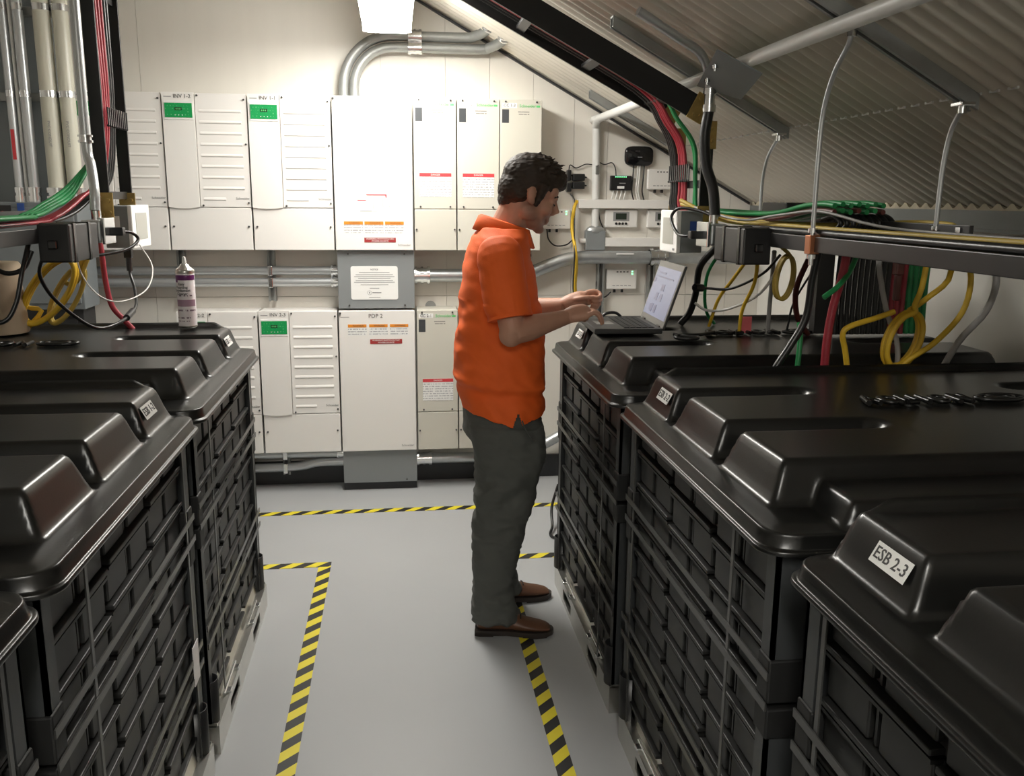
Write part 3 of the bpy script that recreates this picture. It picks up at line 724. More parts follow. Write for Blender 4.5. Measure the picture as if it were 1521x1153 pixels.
def white_box(label, x0, x1, z0, z1, led):
    t = thing('network_box', label, 'network box', ((x0+x1)/2, YW, z0), 0, 'white network boxes'); h = (x1-x0)/2; H = z1-z0
    bx('housing', 'white_paint', t, -h, h, -0.03, 0, 0, H, 0.006)
    for k in range(4): bx('symbol', 'ink', t, -h*0.35+k*h*0.22, -h*0.35+k*h*0.22+h*0.12, -0.0307, -0.0298, H-0.018, H-0.012)
    for k in range(5): bx('port_print', 'ink_grey', t, -h*0.6+k*h*0.26, -h*0.6+k*h*0.26+h*0.18, -0.0307, -0.0298, 0.019, 0.023)
    if led:
        for k in range(2): bx('indicator', 'led', t, h*0.64, h*0.74, -0.0308, -0.0298, H-0.016-k*0.014, H-0.010-k*0.014)
    for k in range(2): bx('plug', 'black_plastic', t, -h*0.5+k*h*0.5, -h*0.5+k*h*0.5+0.012, -0.025, -0.010, -0.018, 0.002)
white_box('white network box beside the black router', 1.404, 1.565, 1.657, 1.768, False)
white_box('white network box with green lights in front of the man\'s face', 0.808, 0.972, 1.437, 1.546, True)
white_box('white network box with green lights under the large conduit', 1.186, 1.362, 1.100, 1.214, True)
def meter(label, x0):
    t = thing('display_meter', label, 'meter', (x0+0.092, YW, 1.447), 0, 'display meters')
    bx('housing', 'white_paint', t, -0.092, 0.092, -0.03, 0, 0, 0.098, 0.005)
    fr = bx('screen_frame', 'ink_grey', t, -0.048, 0.044, -0.0312, -0.0298, 0.036, 0.086)
    bx('screen', 'lcd', fr, -0.034, 0.028, -0.0322, -0.0312, 0.044, 0.078)
    for k in range(4): MB().cyl((-0.030+k*0.0185, -0.034, 0.022), (-0.030+k*0.0185, -0.029, 0.022), 0.007, 10).build('button', 'black_plastic', t)
meter('white display meter with four round buttons, left of the pair', 1.170)
meter('white display meter partly hidden by the battery monitor', 1.412)
def power_bricks():
    for i, (x0, x1, z0, z1, lab) in enumerate(((0.978, 1.045, 1.700, 1.738, 'upper black power adapter'), (0.978, 1.045, 1.656, 1.694, 'lower black power adapter'), (0.946, 0.968, 1.70, 1.758, 'slim upright black power adapter'), (0.944, 0.970, 1.64, 1.690, 'lowest small black power adapter'))):
        t = thing('power_adapter', lab + ' beside the white pipe on the back wall', 'power adapter', ((x0+x1)/2, YW, z0), 0, 'black power adapters')
        h = (x1-x0)/2
        bx('housing', 'black_plastic', t, -h, h, -0.045, 0, 0, z1-z0, 0.005)
        MB().tube([(h, -0.025, (z1-z0)*0.5), (h+0.014, -0.025, (z1-z0)*0.5)], [0.006, 0.003], 8, smooth_path=False).build('strain_relief', 'black_plastic', t)
power_bricks()
def jbox():
    t = thing('junction_box', 'grey metal junction box with a domed fitting above the bent conduit', 'junction box', (1.112, YW, 1.322))
    bx('housing', 'grey_paint', t, -0.055, 0.055, -0.055, 0, 0, 0.108, 0.003)
    MB().ell((0, -0.03, 0.105), (0.055, 0.028, 0.032)).build('dome', 'galv', t)
    MB().cyl((-0.09, -0.03, 0.05), (-0.05, -0.03, 0.05), 0.014, 12).build('fitting', 'white_paint', t)
jbox()
conduit('roof_pipe', 'white plastic pipe running under the roof and down the back wall', [(1.093, -0.6, 2.024), (1.093, 4.60, 2.024), (1.093, 4.88, 2.024), (1.10, YB-0.05, 2.0), (1.106, YB-0.035, 1.93), (1.112, YB-0.035, 1.5), (1.112, YB-0.035, 1.45)], 0.021, 'white_pipe', straps=[(1.112, YB-0.035, 1.76)])

# ================================================================ ROOF STRUTS, RODS, PLATE
def roof_strut(label, x0, x1, y, off=0.0):
    t = thing('roof_strut', label, 'strut', (x0, y, roofz(x0)), 0, 'struts under the roof'); dx = x1-x0; dz = roofz(x1)-roofz(x0)
    def bar(ya, yb, oa, ob): return MB().prism([(0, oa), (dx, dz+oa), (dx, dz+ob), (0, ob)], 'y', ya, yb)
    m = bar(-0.022, 0.022, -0.004, 0.002); n = bar(-0.022, -0.018, -0.034, -0.004); q = bar(0.018, 0.022, -0.034, -0.004)
    a = bar(-0.022, -0.009, -0.037, -0.034); b = bar(0.009, 0.022, -0.037, -0.034)
    for k in (n, q, a, b): m._add(k.v, k.f)
    m.build('channel', 'galv_dull', t); return t
roof_strut('roof strut nearest the camera carrying two bent hanger rods', 0.20, 1.50, 2.27)
roof_strut('roof strut above the right vertical cable ladder', 0.80, 1.50, 3.42)
roof_strut('roof strut fixed against the back wall behind the white pipe', 1.00, 1.42, 4.72)
def rod(label, pts, foot):
    t = thing('hanger_rod', label, 'rod', pts[-1], 0, 'bent hanger rods'); o = Vector(pts[-1])
    MB().tube([Vector(p)-o for p in pts], 0.0068, 8).build('rod', 'emt', t)
    MB().cyl((0, 0, 0.0), (0, 0, 0.012), 0.013, 6).cyl((0, 0, -0.012-foot), (0, 0, -foot), 0.013, 6).cyl((0, 0, -0.03-foot), (0, 0, 0.0), 0.0068, 8).build('nut', 'chrome', t)
    p = Vector(pts[0])-o
    MB().box(p.x-0.02, p.x+0.02, p.y-0.024, p.y+0.024, p.z-0.012, p.z-0.002, 0.002).cyl(p-Vector((0, 0, 0.03)), p, 0.012, 6).build('channel_nut', 'chrome', t)
rod('bent hanger rod with an orange clamp on the near cable tray rail', [(1.15, 2.27, roofz(1.15)-0.025), (1.15, 2.285, 1.99), (1.15, 2.35, 1.93), (1.15, 2.395, 1.84), (1.15, 2.405, 1.72), (1.15, 2.405, 1.515)], 0.06)
rod('bent hanger rod rightmost in view, holding the back tray rail', [(1.47, 2.27, roofz(1.47)-0.03), (1.475, 2.28, 1.84), (1.48, 2.325, 1.79), (1.48, 2.345, 1.70), (1.48, 2.35, 1.56), (1.48, 2.35, 1.524)], 0.05)
rod('bent hanger rod farthest back beside the green cable bundle', [(1.47, 3.42, roofz(1.47)-0.03), (1.475, 3.44, 1.84), (1.48, 3.54, 1.77), (1.48, 3.578, 1.68), (1.48, 3.58, 1.56), (1.48, 3.58, 1.524)], 0.05)
PLATE = [(0.985, 2.80, 2.05), (1.127, 2.78, 1.98), (1.19, 3.11, 1.94), (1.08, 3.26, 2.0)]
def plate():
    P = [Vector(q) for q in PLATE]; c = sum(P, Vector())/4
    t = thing('roof_plate', 'grey steel plate fixed under the white roof pipe', 'plate', c)
    n = (P[1]-P[0]).cross(P[3]-P[0]).normalized()*0.004
    m = MB(); m._add([p-c for p in P]+[p-c+n for p in P], [(0, 1, 2, 3), (7, 6, 5, 4), (0, 4, 5, 1), (1, 5, 6, 2), (2, 6, 7, 3), (3, 7, 4, 0)]); m.build('sheet', 'grey_cab', t)
    for k in (0.3, 0.7):
        q = P[0].lerp(P[3], k).lerp(P[1].lerp(P[2], k), 0.12)-c
        MB().cyl(q-Vector((0, 0, 0.02)), q+Vector((0, 0, 0.035)), 0.005, 8).cyl(q-Vector((0, 0, 0.012)), q-Vector((0, 0, 0.002)), 0.010, 6).build('stud', 'chrome', t)
plate()

# ================================================================ CABLE LADDERS AND TRAYS
TX, TZ0, TZ1 = 1.15, 1.461, 1.504
def tray(label, xa, xb, y_near_a, y_near_b, y_far):
    t = thing('cable_tray', label, 'cable tray', (xa, y_far, TZ0)); s = 1 if xb > xa else -1; H = TZ1-TZ0
    bx('rail', 'rail_grey', t, min(0, s*0.012), max(0, s*0.012), y_near_a-y_far, 0, 0, H, 0.002)
    d = xb-xa; bx('rail', 'rail_grey', t, min(d, d+s*0.012), max(d, d+s*0.012), y_near_b-y_far, 0.55, 0.045, 0.045+0.036, 0.002)
    yy = -0.12
    while yy > max(y_near_a, y_near_b)-y_far:
        bx('rung', 'black_metal', t, min(s*0.012, d), max(s*0.012, d), yy-0.012, yy+0.012, 0.012, 0.024); yy -= 0.23
    bx('bolt', 'chrome', t, d-0.004 if s > 0 else d+0.002, d-0.001 if s > 0 else d+0.005, y_near_b-y_far+0.035, y_near_b-y_far+0.055, 0.055, 0.075)
    return t
tr = tray('black cable tray hanging over the right battery modules', TX, 1.48, -0.2, 2.20, 2.98)
bx('clamp', 'copper', tr, -0.014, 0.016, 2.405-2.98-0.016, 2.405-2.98+0.016, -0.005, 0.047, 0.002)
tl = tray('black cable tray hanging over the left battery modules', -1.03, -1.36, -0.2, -0.2, 3.22)
def ladder_vert(label, X, ya, yb, z0, z1, rungs):
    t = thing('cable_ladder', label, 'cable ladder', (X, ya, z0)); H = z1-z0; D = yb-ya
    for y in (0, D): bx('rail', 'black_metal', t, -0.022, 0.022, y-0.006, y+0.006, 0, H, 0.002)
    for z in rungs: bx('rung', 'black_metal', t, -0.006, 0.006, 0.006, D-0.006, z-z0-0.014, z-z0+0.014)
    return t
def zbracket(parent, X, y, z, name='zinc_bracket'):
    o = link(name, None, parent, (X, y, z))
    MB().box(-0.030, 0.030, -0.012, -0.006, -0.05, 0.05, 0.002).build('bracket_plate', 'brass_zinc', o)
    for q in ((-0.012, 0.03), (0.014, 0.022), (-0.008, -0.028), (0.016, -0.02)):
        MB().cyl((q[0], -0.020, q[1]), (q[0], -0.010, q[1]), 0.008, 6).build('bolt', 'brass_zinc', o)
    return o
lv = ladder_vert('black vertical cable ladder on the right with red and green cables', TX, 3.315, 3.675, 1.50, 1.86, (1.66,))
for yy in (0, 0.36): zbracket(lv, 0, yy, 0.03); zbracket(lv, -0.0, yy, 0.335)
lvl = ladder_vert('black vertical cable ladder on the left with red cables', -1.03, 3.44, 3.725, 1.50, roofz(-1.03)-0.02, (1.60, 1.88, 2.30, 2.75))
for yy in (0, 0.285): zbracket(lvl, 0.005, yy, 0.06)
def diag():
    slope = 0.52; x0, z0 = 1.13, 1.895; x1 = -0.35
    t = thing('cable_ladder', 'black cable ladder climbing under the roof slope', 'cable ladder', (x0, 3.315, z0)); dx = x1-x0; dz = -slope*dx; T = 0.092
    for y, oz, TT in ((0.0, -0.026, 0.094), (0.36, 0.0, 0.078)):
        MB().prism([(0, oz), (dx, dz+oz), (dx, dz+oz+TT), (0, oz+TT)], 'y', y-0.006, y+0.006).build('rail', 'black_metal', t)
    k = 0.10
    while k < -dx:
        MB().prism([(-k, slope*k+0.012), (-k-0.03, slope*(k+0.03)+0.012), (-k-0.03, slope*(k+0.03)+0.024), (-k, slope*k+0.024)], 'y', 0.006, 0.354).build('rung', 'black_metal', t); k += 0.26
    for yy in (0, 0.36):
        o = zbracket(t, -0.02, yy, 0.035); o.rotation_euler = (0, math.atan(slope), 0)
diag()

# ================================================================ CABLES
def cable(name, label, pts, r, m, cat='cable', group=None, seg=7):
    o = Vector(pts[-1]); t = MB().tube([Vector(p)-o for p in pts], r, seg).build(name, m, None, o)
    return tag(t, label, cat, group)
# right ladder bundle: comes down the roof ladder, turns down, turns along the tray
def bundle(side, m, n, label, grp, y0, dy, xo, r=0.0068):
    for i in range(n):
        y = y0+i*dy; j = random.uniform(-0.004, 0.004)
        if side > 0:
            q = 0.035+0.006*(i % 2)
            pts = [(-0.3, y, 1.895+0.52*1.43+q), (0.5, y, 1.895+0.52*0.63+q), (0.95, y, 1.895+0.52*0.18+q-0.005), (1.06, y, 1.90+j), (1.12+xo, y, 1.80), (1.135+xo+j, y, 1.66), (1.14+xo, y-0.03, 1.55), (1.20+i*0.02, y-0.22, 1.50), (1.21+i*0.022, 2.6, 1.498), (1.21+i*0.022, 1.0, 1.498), (1.21+i*0.022, -0.1, 1.498)]
        else:
            pts = [(-1.02+xo, y, 3.1), (-1.02+xo+j, y, 2.3), (-1.02+xo, y, 1.9), (-1.05, y-0.03, 1.66), (-1.07-i*0.012, y-0.14, 1.59), (-1.10-i*0.015, y-0.30, 1.530), (-1.12-i*0.018, 2.95, 1.512), (-1.13-i*0.018, 1.5, 1.506), (-1.13-i*0.018, -0.1, 1.506)]
        o_ = n-1-i if side > 0 else i
        cable('power_cable', ORD[n][o_]+label, pts, r, m, group=grp)
ORD = {2: ('left one of the two ', 'right one of the two '), 4: ('leftmost of the four ', 'second from left of the four ', 'third from left of the four ', 'rightmost of the four ')}
bundle(1, 'red_cable', 4, 'red power cables on the right vertical ladder', 'red cables on the right ladder', 3.50, 0.022, 0.0)
bundle(1, 'black_cable', 4, 'black power cables on the right vertical ladder', 'black cables on the right ladder', 3.585, 0.021, -0.01)
bundle(1, 'green_cable', 2, 'green power cables on the right vertical ladder', 'green cables on the right ladder', 3.40, 0.02, 0.01)
bundle(-1, 'red_cable', 4, 'red power cables on the left vertical ladder', 'red cables on the left ladder', 3.47, 0.024, 0.0)
bundle(-1, 'black_cable', 4, 'black power cables on the left vertical ladder', 'black cables on the left ladder', 3.575, 0.022, -0.01)
# green earth cables swinging down onto the left tray
for i in range(4):
    cable('earth_cable', 'green earth cable swinging down onto the left cable tray', [(-1.045, 3.62+0.012*i, 1.86), (-1.075-0.004*i, 3.60+0.012*i, 1.78), (-1.10-0.006*i, 3.55+0.010*i, 1.71), (-1.115-0.008*i, 3.38, 1.60+0.006*i), (-1.12-0.010*i, 3.20, 1.558+0.004*i), (-1.12-0.014*i, 3.05, 1.536), (-1.12-0.016*i, 2.75, 1.530), (-1.12-0.017*i, 0.2, 1.530)], 0.0075, 'green_cable', group='green cables on the left tray')
# cable ties
for lab, X, y0, y1, z, s in (('row of black cable ties holding the right ladder bundle', 1.115, 3.39, 3.665, 1.705, 1), ('row of black cable ties holding the left ladder bundle', -0.995, 3.45, 3.70, 1.875, -1)):
    t = thing('cable_tie', lab, 'cable tie', (X, (y0+y1)/2, z)); n = 11
    for k in range(n):
        y = -(y1-y0)/2+(y1-y0)*(k+0.5)/n
        MB().box(-0.004, 0.0, y-0.004, y+0.004, -0.03, 0.03).ell((-0.004, y, -0.032), (0.005, 0.004, 0.005), None, 8, 6).build('tie', 'ink' if s > 0 else 'black_plastic', t)
# big green/dark bundle with trimmed ends lying on the right tray
for i in range(7):
    for j in range(2):
        m_ = 'green_cable' if j else ('brown_cable' if i % 3 == 0 else 'green_cable')
        x = 1.30+i*0.026; z = 1.545+j*0.019+0.004*(i % 2)
        cable('earth_cable', ('green cable in the trimmed bundle on top of the right tray' if m_ == 'green_cable' else 'brown cable in the trimmed bundle on top of the right tray'), [(1.16+i*0.01, 3.52, 1.545+j*0.02), (x-0.03, 3.30, 1.535+j*0.018), (x, 3.02, z-0.005), (x+0.005, 2.80, z+0.022), (x+0.008, 2.68, z+0.028), (x+0.012, 2.61, z+0.024)], 0.0082, m_, group='trimmed %s cables on the right tray' % m_[:5])
for i in range(9):
    cable('power_cable', 'black cable end curling down from the trimmed bundle', [(1.33+i*0.021, 2.72, 1.545), (1.335+i*0.021, 2.66, 1.556), (1.345+i*0.021, 2.63, 1.535), (1.335+i*0.021, 2.655, 1.505)], 0.008, 'black_cable', group='curled black cable ends')
# comb of cables dropping from the right tray to behind the lid
ORDN = ('leftmost', 'second from left', 'third from left', 'fourth from left', 'fifth from left', 'sixth from left', 'seventh from left', 'eighth from left', 'ninth from left', 'tenth from left')
for i in range(17):
    m_ = 'black_cable' if i < 10 else ('red_cable' if i < 13 else 'green_cable')
    nm = {'black_cable': 'black', 'red_cable': 'dark red', 'green_cable': 'green'}[m_]
    y = 3.10-i*0.0
    x = 1.565+i*0.021
    cable('power_cable', '%s of the %s cables in the vertical comb behind the right tray' % (ORDN[i if i < 10 else (i-10 if i < 13 else i-13)], nm), [(x, 3.02, 1.50), (x, 3.04, 1.40), (x, 3.045, 1.25), (x, 3.04, 1.131)], 0.0095, m_, group='%s cables of the vertical comb' % nm)
tag(bx('support_post', 'rail_grey', None, 1.495, 1.555, 3.06, 3.10, 1.131, 1.462), 'dark steel post beside the vertical comb of cables', 'post')
# yellow, grey, white cables on top of the tray
cable('network_cable', 'yellow cable snaking along the top of the right tray', [(1.10, 3.45, 1.60), (1.20, 3.25, 1.53), (1.26, 2.9, 1.522), (1.30, 2.5, 1.518), (1.33, 2.0, 1.516), (1.36, 1.2, 1.516), (1.38, 0.0, 1.516)], 0.008, 'yellow_old')
cable('network_cable', 'second yellow cable looping over the back rail of the right tray', [(1.12, 3.5, 1.585), (1.24, 3.2, 1.535), (1.40, 2.85, 1.525), (1.56, 2.60, 1.54), (1.58, 2.42, 1.535), (1.47, 2.45, 1.515), (1.40, 2.55, 1.506)], 0.007, 'yellow_old')
cable('signal_cable', 'thin white cable arching over the right tray', [(1.12, 3.45, 1.585), (1.2, 3.1, 1.535), (1.24, 2.85, 1.555), (1.27, 2.62, 1.57), (1.33, 2.4, 1.535), (1.40, 2.2, 1.522), (1.42, 1.4, 1.518), (1.44, 0.2, 1.518)], 0.0045, 'grey_cable')
cable('power_cable', 'thick glossy black cable lying on the near tray rail', [(1.17, 2.95, 1.512), (1.172, 2.5, 1.513), (1.172, 1.8, 1.513), (1.172, 0.0, 1.513)], 0.011, 'black_cable')
for i in range(3):
    cable('power_cable', 'dark red cable lying flat in the right tray', [(1.40+i*0.02, 2.3, 1.50), (1.42+i*0.02, 1.9, 1.506), (1.42+i*0.02, 0.0, 1.506)], 0.009, 'red_cable', group='dark red cables in the right tray')
# cables dropping from right tray through the gap between the lids
cable('power_cable', 'thick black cable curving from the orange clamp down between the lids', [(1.19, 2.44, 1.47), (1.185, 2.46, 1.38), (1.18, 2.47, 1.27), (1.14, 2.47, 1.19), (1.10, 2.465, 1.13), (1.06, 2.46, 1.06)], 0.011, 'black_cable')
cable('power_cable', 'red cable hanging from the right tray down between the lids', [(1.275, 2.44, 1.475), (1.272, 2.45, 1.40), (1.255, 2.46, 1.30), (1.245, 2.46, 1.20), (1.243, 2.46, 1.06)], 0.0125, 'red_cable')
cable('earth_cable', 'green cable with a free end beside the hanging red cable', [(1.34, 2.50, 1.455), (1.29, 2.45, 1.40), (1.24, 2.41, 1.365), (1.195, 2.40, 1.335)], 0.008, 'green_cable')
cable('earth_cable', 'short green cable going down between the lids behind the black one', [(1.175, 2.50, 1.25), (1.172, 2.48, 1.20), (1.16, 2.465, 1.06)], 0.008, 'green_cable')
cable('network_cable', 'yellow cable leaning into the gap left of the coiled loops', [(1.435, 2.44, 1.288), (1.38, 2.44, 1.27), (1.30, 2.44, 1.245), (1.285, 2.445, 1.22), (1.30, 2.45, 1.17), (1.325, 2.455, 1.06)], 0.0085, 'yellow_cable')
def coil(label, c, rx, rz, n, m, lean, r=0.0085, tail=None, head=None, group=None):
    pts = []
    if head: pts += head
    for k in range(int(12*n)+1):
        a = math.pi/2+2*math.pi*k/12; g = k/12
        pts.append((c[0]+rx*math.cos(a)*(1+0.04*math.sin(3*g))+lean*math.sin(a)*rz, c[1]+0.012*g, c[2]+rz*math.sin(a)*(1-0.03*(g % 1.7))))
    if tail: pts += tail
    o = Vector(c); t = MB().tube([Vector(p)-o for p in pts], r, 7, res=3).build('coiled_cable', m, None, c); return tag(t, label, 'cable', group)
coil('yellow coiled network cable hanging from the right tray', (1.475, 2.43, 1.205), 0.050, 0.082, 3.0, 'yellow_cable', 0.22, head=[(1.51, 2.42, 1.462), (1.50, 2.42, 1.36), (1.49, 2.43, 1.31)], tail=[(1.52, 2.47, 1.30), (1.56, 2.47, 1.33), (1.60, 2.45, 1.38), (1.585, 2.42, 1.462)])
cable('network_cable', 'yellow cable crossing down from the tray to the bottom of the coil', [(1.60, 2.40, 1.458), (1.635, 2.40, 1.39), (1.62, 2.40, 1.29), (1.55, 2.41, 1.20), (1.47, 2.42, 1.14), (1.44, 2.46, 1.06)], 0.0085, 'yellow_cable')
cable('power_cable', 'grey cable bowing out right of the yellow coil', [(1.685, 2.40, 1.458), (1.715, 2.40, 1.38), (1.70, 2.41, 1.29), (1.64, 2.43, 1.20), (1.59, 2.46, 1.06)], 0.010, 'grey_cable')
cable('power_cable', 'grey cable slanting behind the yellow coil', [(1.40, 2.50, 1.462), (1.405, 2.48, 1.38), (1.43, 2.47, 1.28), (1.47, 2.465, 1.18), (1.47, 2.46, 1.06)], 0.008, 'grey_cable')
tag(MB().box(-0.012, 0.012, -0.012, 0.012, 0, 0.06, 0.003).box(-0.008, 0.008, -0.008, 0.008, -0.075, 0.0, 0.003).build('cable_plug', 'brown_cable', None, (1.453, 2.47, 1.392)), 'brown cable connector hanging above the yellow coil', 'connector')
# --- right: box, handy box, flexible conduit, monitor
def side_kit(s):
    side = 'right' if s > 0 else 'left'
    X = TX if s > 0 else -1.03
    f = 1 if s > 0 else 0.896
    def P(y): return y if s > 0 else y+0.12
    # black box on the end of the tray
    t = thing('control_box', 'black plastic box strapped to the end of the %s cable tray' % side, 'box', (X-s*0.04, P(2.82), 1.405))
    bx('housing', 'black_plastic', t, -0.045, 0.045, -0.13, 0.13, 0.0, 0.112, 0.005)
    for y in (-0.09, 0.045): bx('band', 'gloss_black', t, -0.048, 0.048, y-0.01, y+0.01, -0.002, 0.114, 0.002)
    bx('knob', 'gloss_black', t, -0.012, 0.012, -0.15, -0.13, 0.04, 0.065, 0.003)
    # metal handy box with a plug
    t = thing('outlet_box', 'small metal outlet box with a black plug beside the %s control box' % side, 'outlet', (X-s*0.035, P(3.09), 1.445))
    bx('housing', 'galv', t, -0.032, 0.032, -0.05, 0.05, 0.0, 0.075, 0.008)
    bx('face_plate', 'chrome', t, -s*0.04-0.006, -s*0.04+0.006, -0.055, 0.062, -0.004, 0.082, 0.003)
    bx('plug', 'black_plastic', t, -s*0.065-0.022, -s*0.065+0.022, 0.0, 0.035, 0.022, 0.05, 0.004)
    MB().cyl((0, 0.02, 0.075), (0, 0.02, 0.105), 0.016, 10).build('connector', 'chrome', t)
    return X
side_kit(1); side_kit(-1)
def flex(label, pts, r, m, joint=None):
    t = thing('flexible_conduit', label, 'conduit', pts[-1]); o = Vector(pts[-1])
    MB().tube([Vector(p)-o for p in pts], r, 10).build('hose', m, t)
    if joint:
        a, b = Vector(joint[0])-o, Vector(joint[1])-o; d = b-a
        MB().cyl(a, b, r*1.15, 12).cyl(a+d*0.0, a+d*0.25, r*1.45, 12).cyl(a+d*0.7, b, r*1.45, 12).build('coupling', 'chrome', t)
flex('grey flexible conduit arching off the roof beside the right ladder', [(0.80, 3.05, roofz(0.80)-0.05), (0.95, 3.08, 2.13), (1.04, 3.12, 2.09), (1.09, 3.17, 2.03), (1.105, 3.19, 1.96), (1.106, 3.19, 1.93)], 0.016, 'emt', ((1.106, 3.19, 1.985), (1.106, 3.19, 1.905)))
flex('black corrugated hose hanging down to the right outlet box', [(1.106, 3.19, 1.915), (1.095, 3.19, 1.82), (1.10, 3.17, 1.72), (1.118, 3.14, 1.64), (1.12, 3.11, 1.545)], 0.019, 'black_plastic')
flex('grey steel tube running down to the left outlet box', [(-1.035, 3.32, 3.0), (-1.035, 3.32, 2.2), (-1.035, 3.32, 1.78), (-1.02, 3.30, 1.70), (-1.0, 3.25, 1.62), (-0.998, 3.235, 1.55)], 0.0165, 'emt', ((-1.036, 3.32, 1.80), (-1.036, 3.32, 1.775)))
def monitor(label, s, x, y0, y1, z0, z1):
    t = thing('battery_monitor', label, 'monitor', (x, (y0+y1)/2, z0), 0, 'wall displays on the cable ladders'); h = (y1-y0)/2; H = z1-z0
    bx('housing', 'grey_paint', t, min(0, s*0.085), max(0, s*0.085), -h+0.005, h-0.005, 0.002, H-0.002, 0.004)
    fp = bx('face_plate', 'white_label', t, min(0, -s*0.016), max(0, -s*0.016), -h, h, 0, H, 0.004)
    bx('screen', 'lcd_grey', t, min(-s*0.016, -s*0.0175), max(-s*0.016, -s*0.0175), -h*0.62, h*0.62, H*0.2, H*0.82)
    bx('rear_sticker', 'blue' if s > 0 else 'white_label', t, s*0.035 if s > 0 else -0.03-0.02, s*0.06 if s > 0 else -0.03, -h+0.0035, -h+0.0055, H*0.35, H*0.75)
    bx('button', 'ink_grey', t, min(-s*0.016, -s*0.0178), max(-s*0.016, -s*0.0178), -h*0.8, -h*0.6, H*0.06, H*0.11)
monitor('white framed battery monitor on the right ladder above the laptop', 1, 1.055, 3.285, 3.50, 1.405, 1.563)
monitor('white framed battery monitor on the left ladder beside INV 1-2', -1, -0.985, 3.555, 3.80, 1.405, 1.565)
tag(MB().cyl((0, 0, 0), (0, 0, 0.05), 0.011, 10).box(-0.014, 0.014, -0.014, 0.014, 0.05, 0.085, 0.002).build('data_plug', 'black_plastic', None, (-1.01, 3.62, 1.318)), 'black plug hanging below the left battery monitor', 'plug')
# --- loose cables around the right outlet box
cable('power_cable', 'black cord looping from the right outlet plug around the white monitor', [(1.06, 3.10, 1.48), (1.02, 3.16, 1.475), (1.02, 3.24, 1.49), (1.02, 3.30, 1.535), (1.04, 3.28, 1.57), (1.09, 3.22, 1.565), (1.13, 3.15, 1.545)], 0.006, 'black_cable')
cable('power_cable', 'thick black cable curving down from the right outlet box', [(1.16, 3.20, 1.43), (1.12, 3.24, 1.36), (1.13, 3.30, 1.26), (1.12, 3.33, 1.18), (1.09, 3.35, 1.131)], 0.013, 'black_cable')
cable('earth_cable', 'green cable hanging beside the thick black one behind the laptop', [(1.20, 3.22, 1.43), (1.16, 3.26, 1.34), (1.165, 3.30, 1.24), (1.19, 3.33, 1.17), (1.23, 3.36, 1.131)], 0.0065, 'green_cable')
cable('network_cable', 'yellow cable slanting down behind the laptop screen', [(1.24, 3.05, 1.42), (1.21, 3.14, 1.32), (1.19, 3.22, 1.24), (1.18, 3.28, 1.131)], 0.0065, 'yellow_cable')
cable('network_cable', 'straight yellow cable dropping below the right control box', [(1.235, 2.98, 1.42), (1.235, 3.0, 1.32), (1.23, 3.08, 1.22), (1.23, 3.1, 1.131)], 0.0065, 'yellow_cable')
coil('small yellow loop of cable under the right control box', (1.315, 2.92, 1.345), 0.030, 0.075, 2.5, 'yellow_old', 0.1, r=0.0065, head=[(1.28, 2.9, 1.45)])
cable('power_cable', 'brown cable bowing down right of the small yellow loop', [(1.40, 2.88, 1.47), (1.385, 2.92, 1.40), (1.38, 2.98, 1.30), (1.41, 3.02, 1.20), (1.47, 3.05, 1.131)], 0.010, 'brown_cable')
cable('power_cable', 'grey cable hanging straight behind the small yellow loop', [(1.30, 3.0, 1.43), (1.32, 3.05, 1.33), (1.33, 3.08, 1.22), (1.34, 3.1, 1.131)], 0.008, 'grey_cable')
cable('signal_cable', 'thin white cable swinging from behind the screen to the right tray', [(1.12, 3.28, 1.22), (1.16, 3.25, 1.195), (1.22, 3.18, 1.21), (1.28, 3.05, 1.28), (1.31, 2.95, 1.40)], 0.005, 'white_cable')
cable('signal_cable', 'thin black cord slanting down beside the dark post', [(1.50, 3.02, 1.45), (1.47, 3.05, 1.36), (1.43, 3.1, 1.24), (1.42, 3.12, 1.131)], 0.004, 'black_cable')
cable('power_cable', 'black laptop lead with a ferrite running up to the right control box', [(1.07, 3.16, 1.29), (1.13, 3.18, 1.285), (1.20, 3.12, 1.29), (1.27, 3.02, 1.35), (1.30, 2.95, 1.42)], 0.005, 'black_cable')
tag(MB().tube([(1.075, 3.16, 1.29), (1.11, 3.175, 1.287)], 0.014, 10, smooth_path=False).build('ferrite', 'black_plastic'), 'black ferrite cylinder on the laptop lead', 'ferrite')
tag(bx('cable_flag', 'pink', None, 1.235, 1.275, 3.098, 3.102, 1.131, 1.19), 'small pink tag standing on the lid behind the laptop', 'tag')
tag(bx('wall_outlet', 'white_label', None, 2.085, 2.10, 4.02, 4.10, 1.27, 1.34, 0.003), 'small white outlet on the right wall under the tray', 'outlet')
tag(bx('device_box', 'black_plastic', None, 1.42, 1.50, 3.20, 3.42, 1.552, 1.595, 0.004), 'flat black device lying on the right tray beside the farthest rod', 'device')
tag(bx('paper_tag', 'can_white', None, -0.5465, -0.544, 2.25, 2.31, 0.33, 0.44), 'small printed paper tag at the far corner of the middle left module', 'tag')
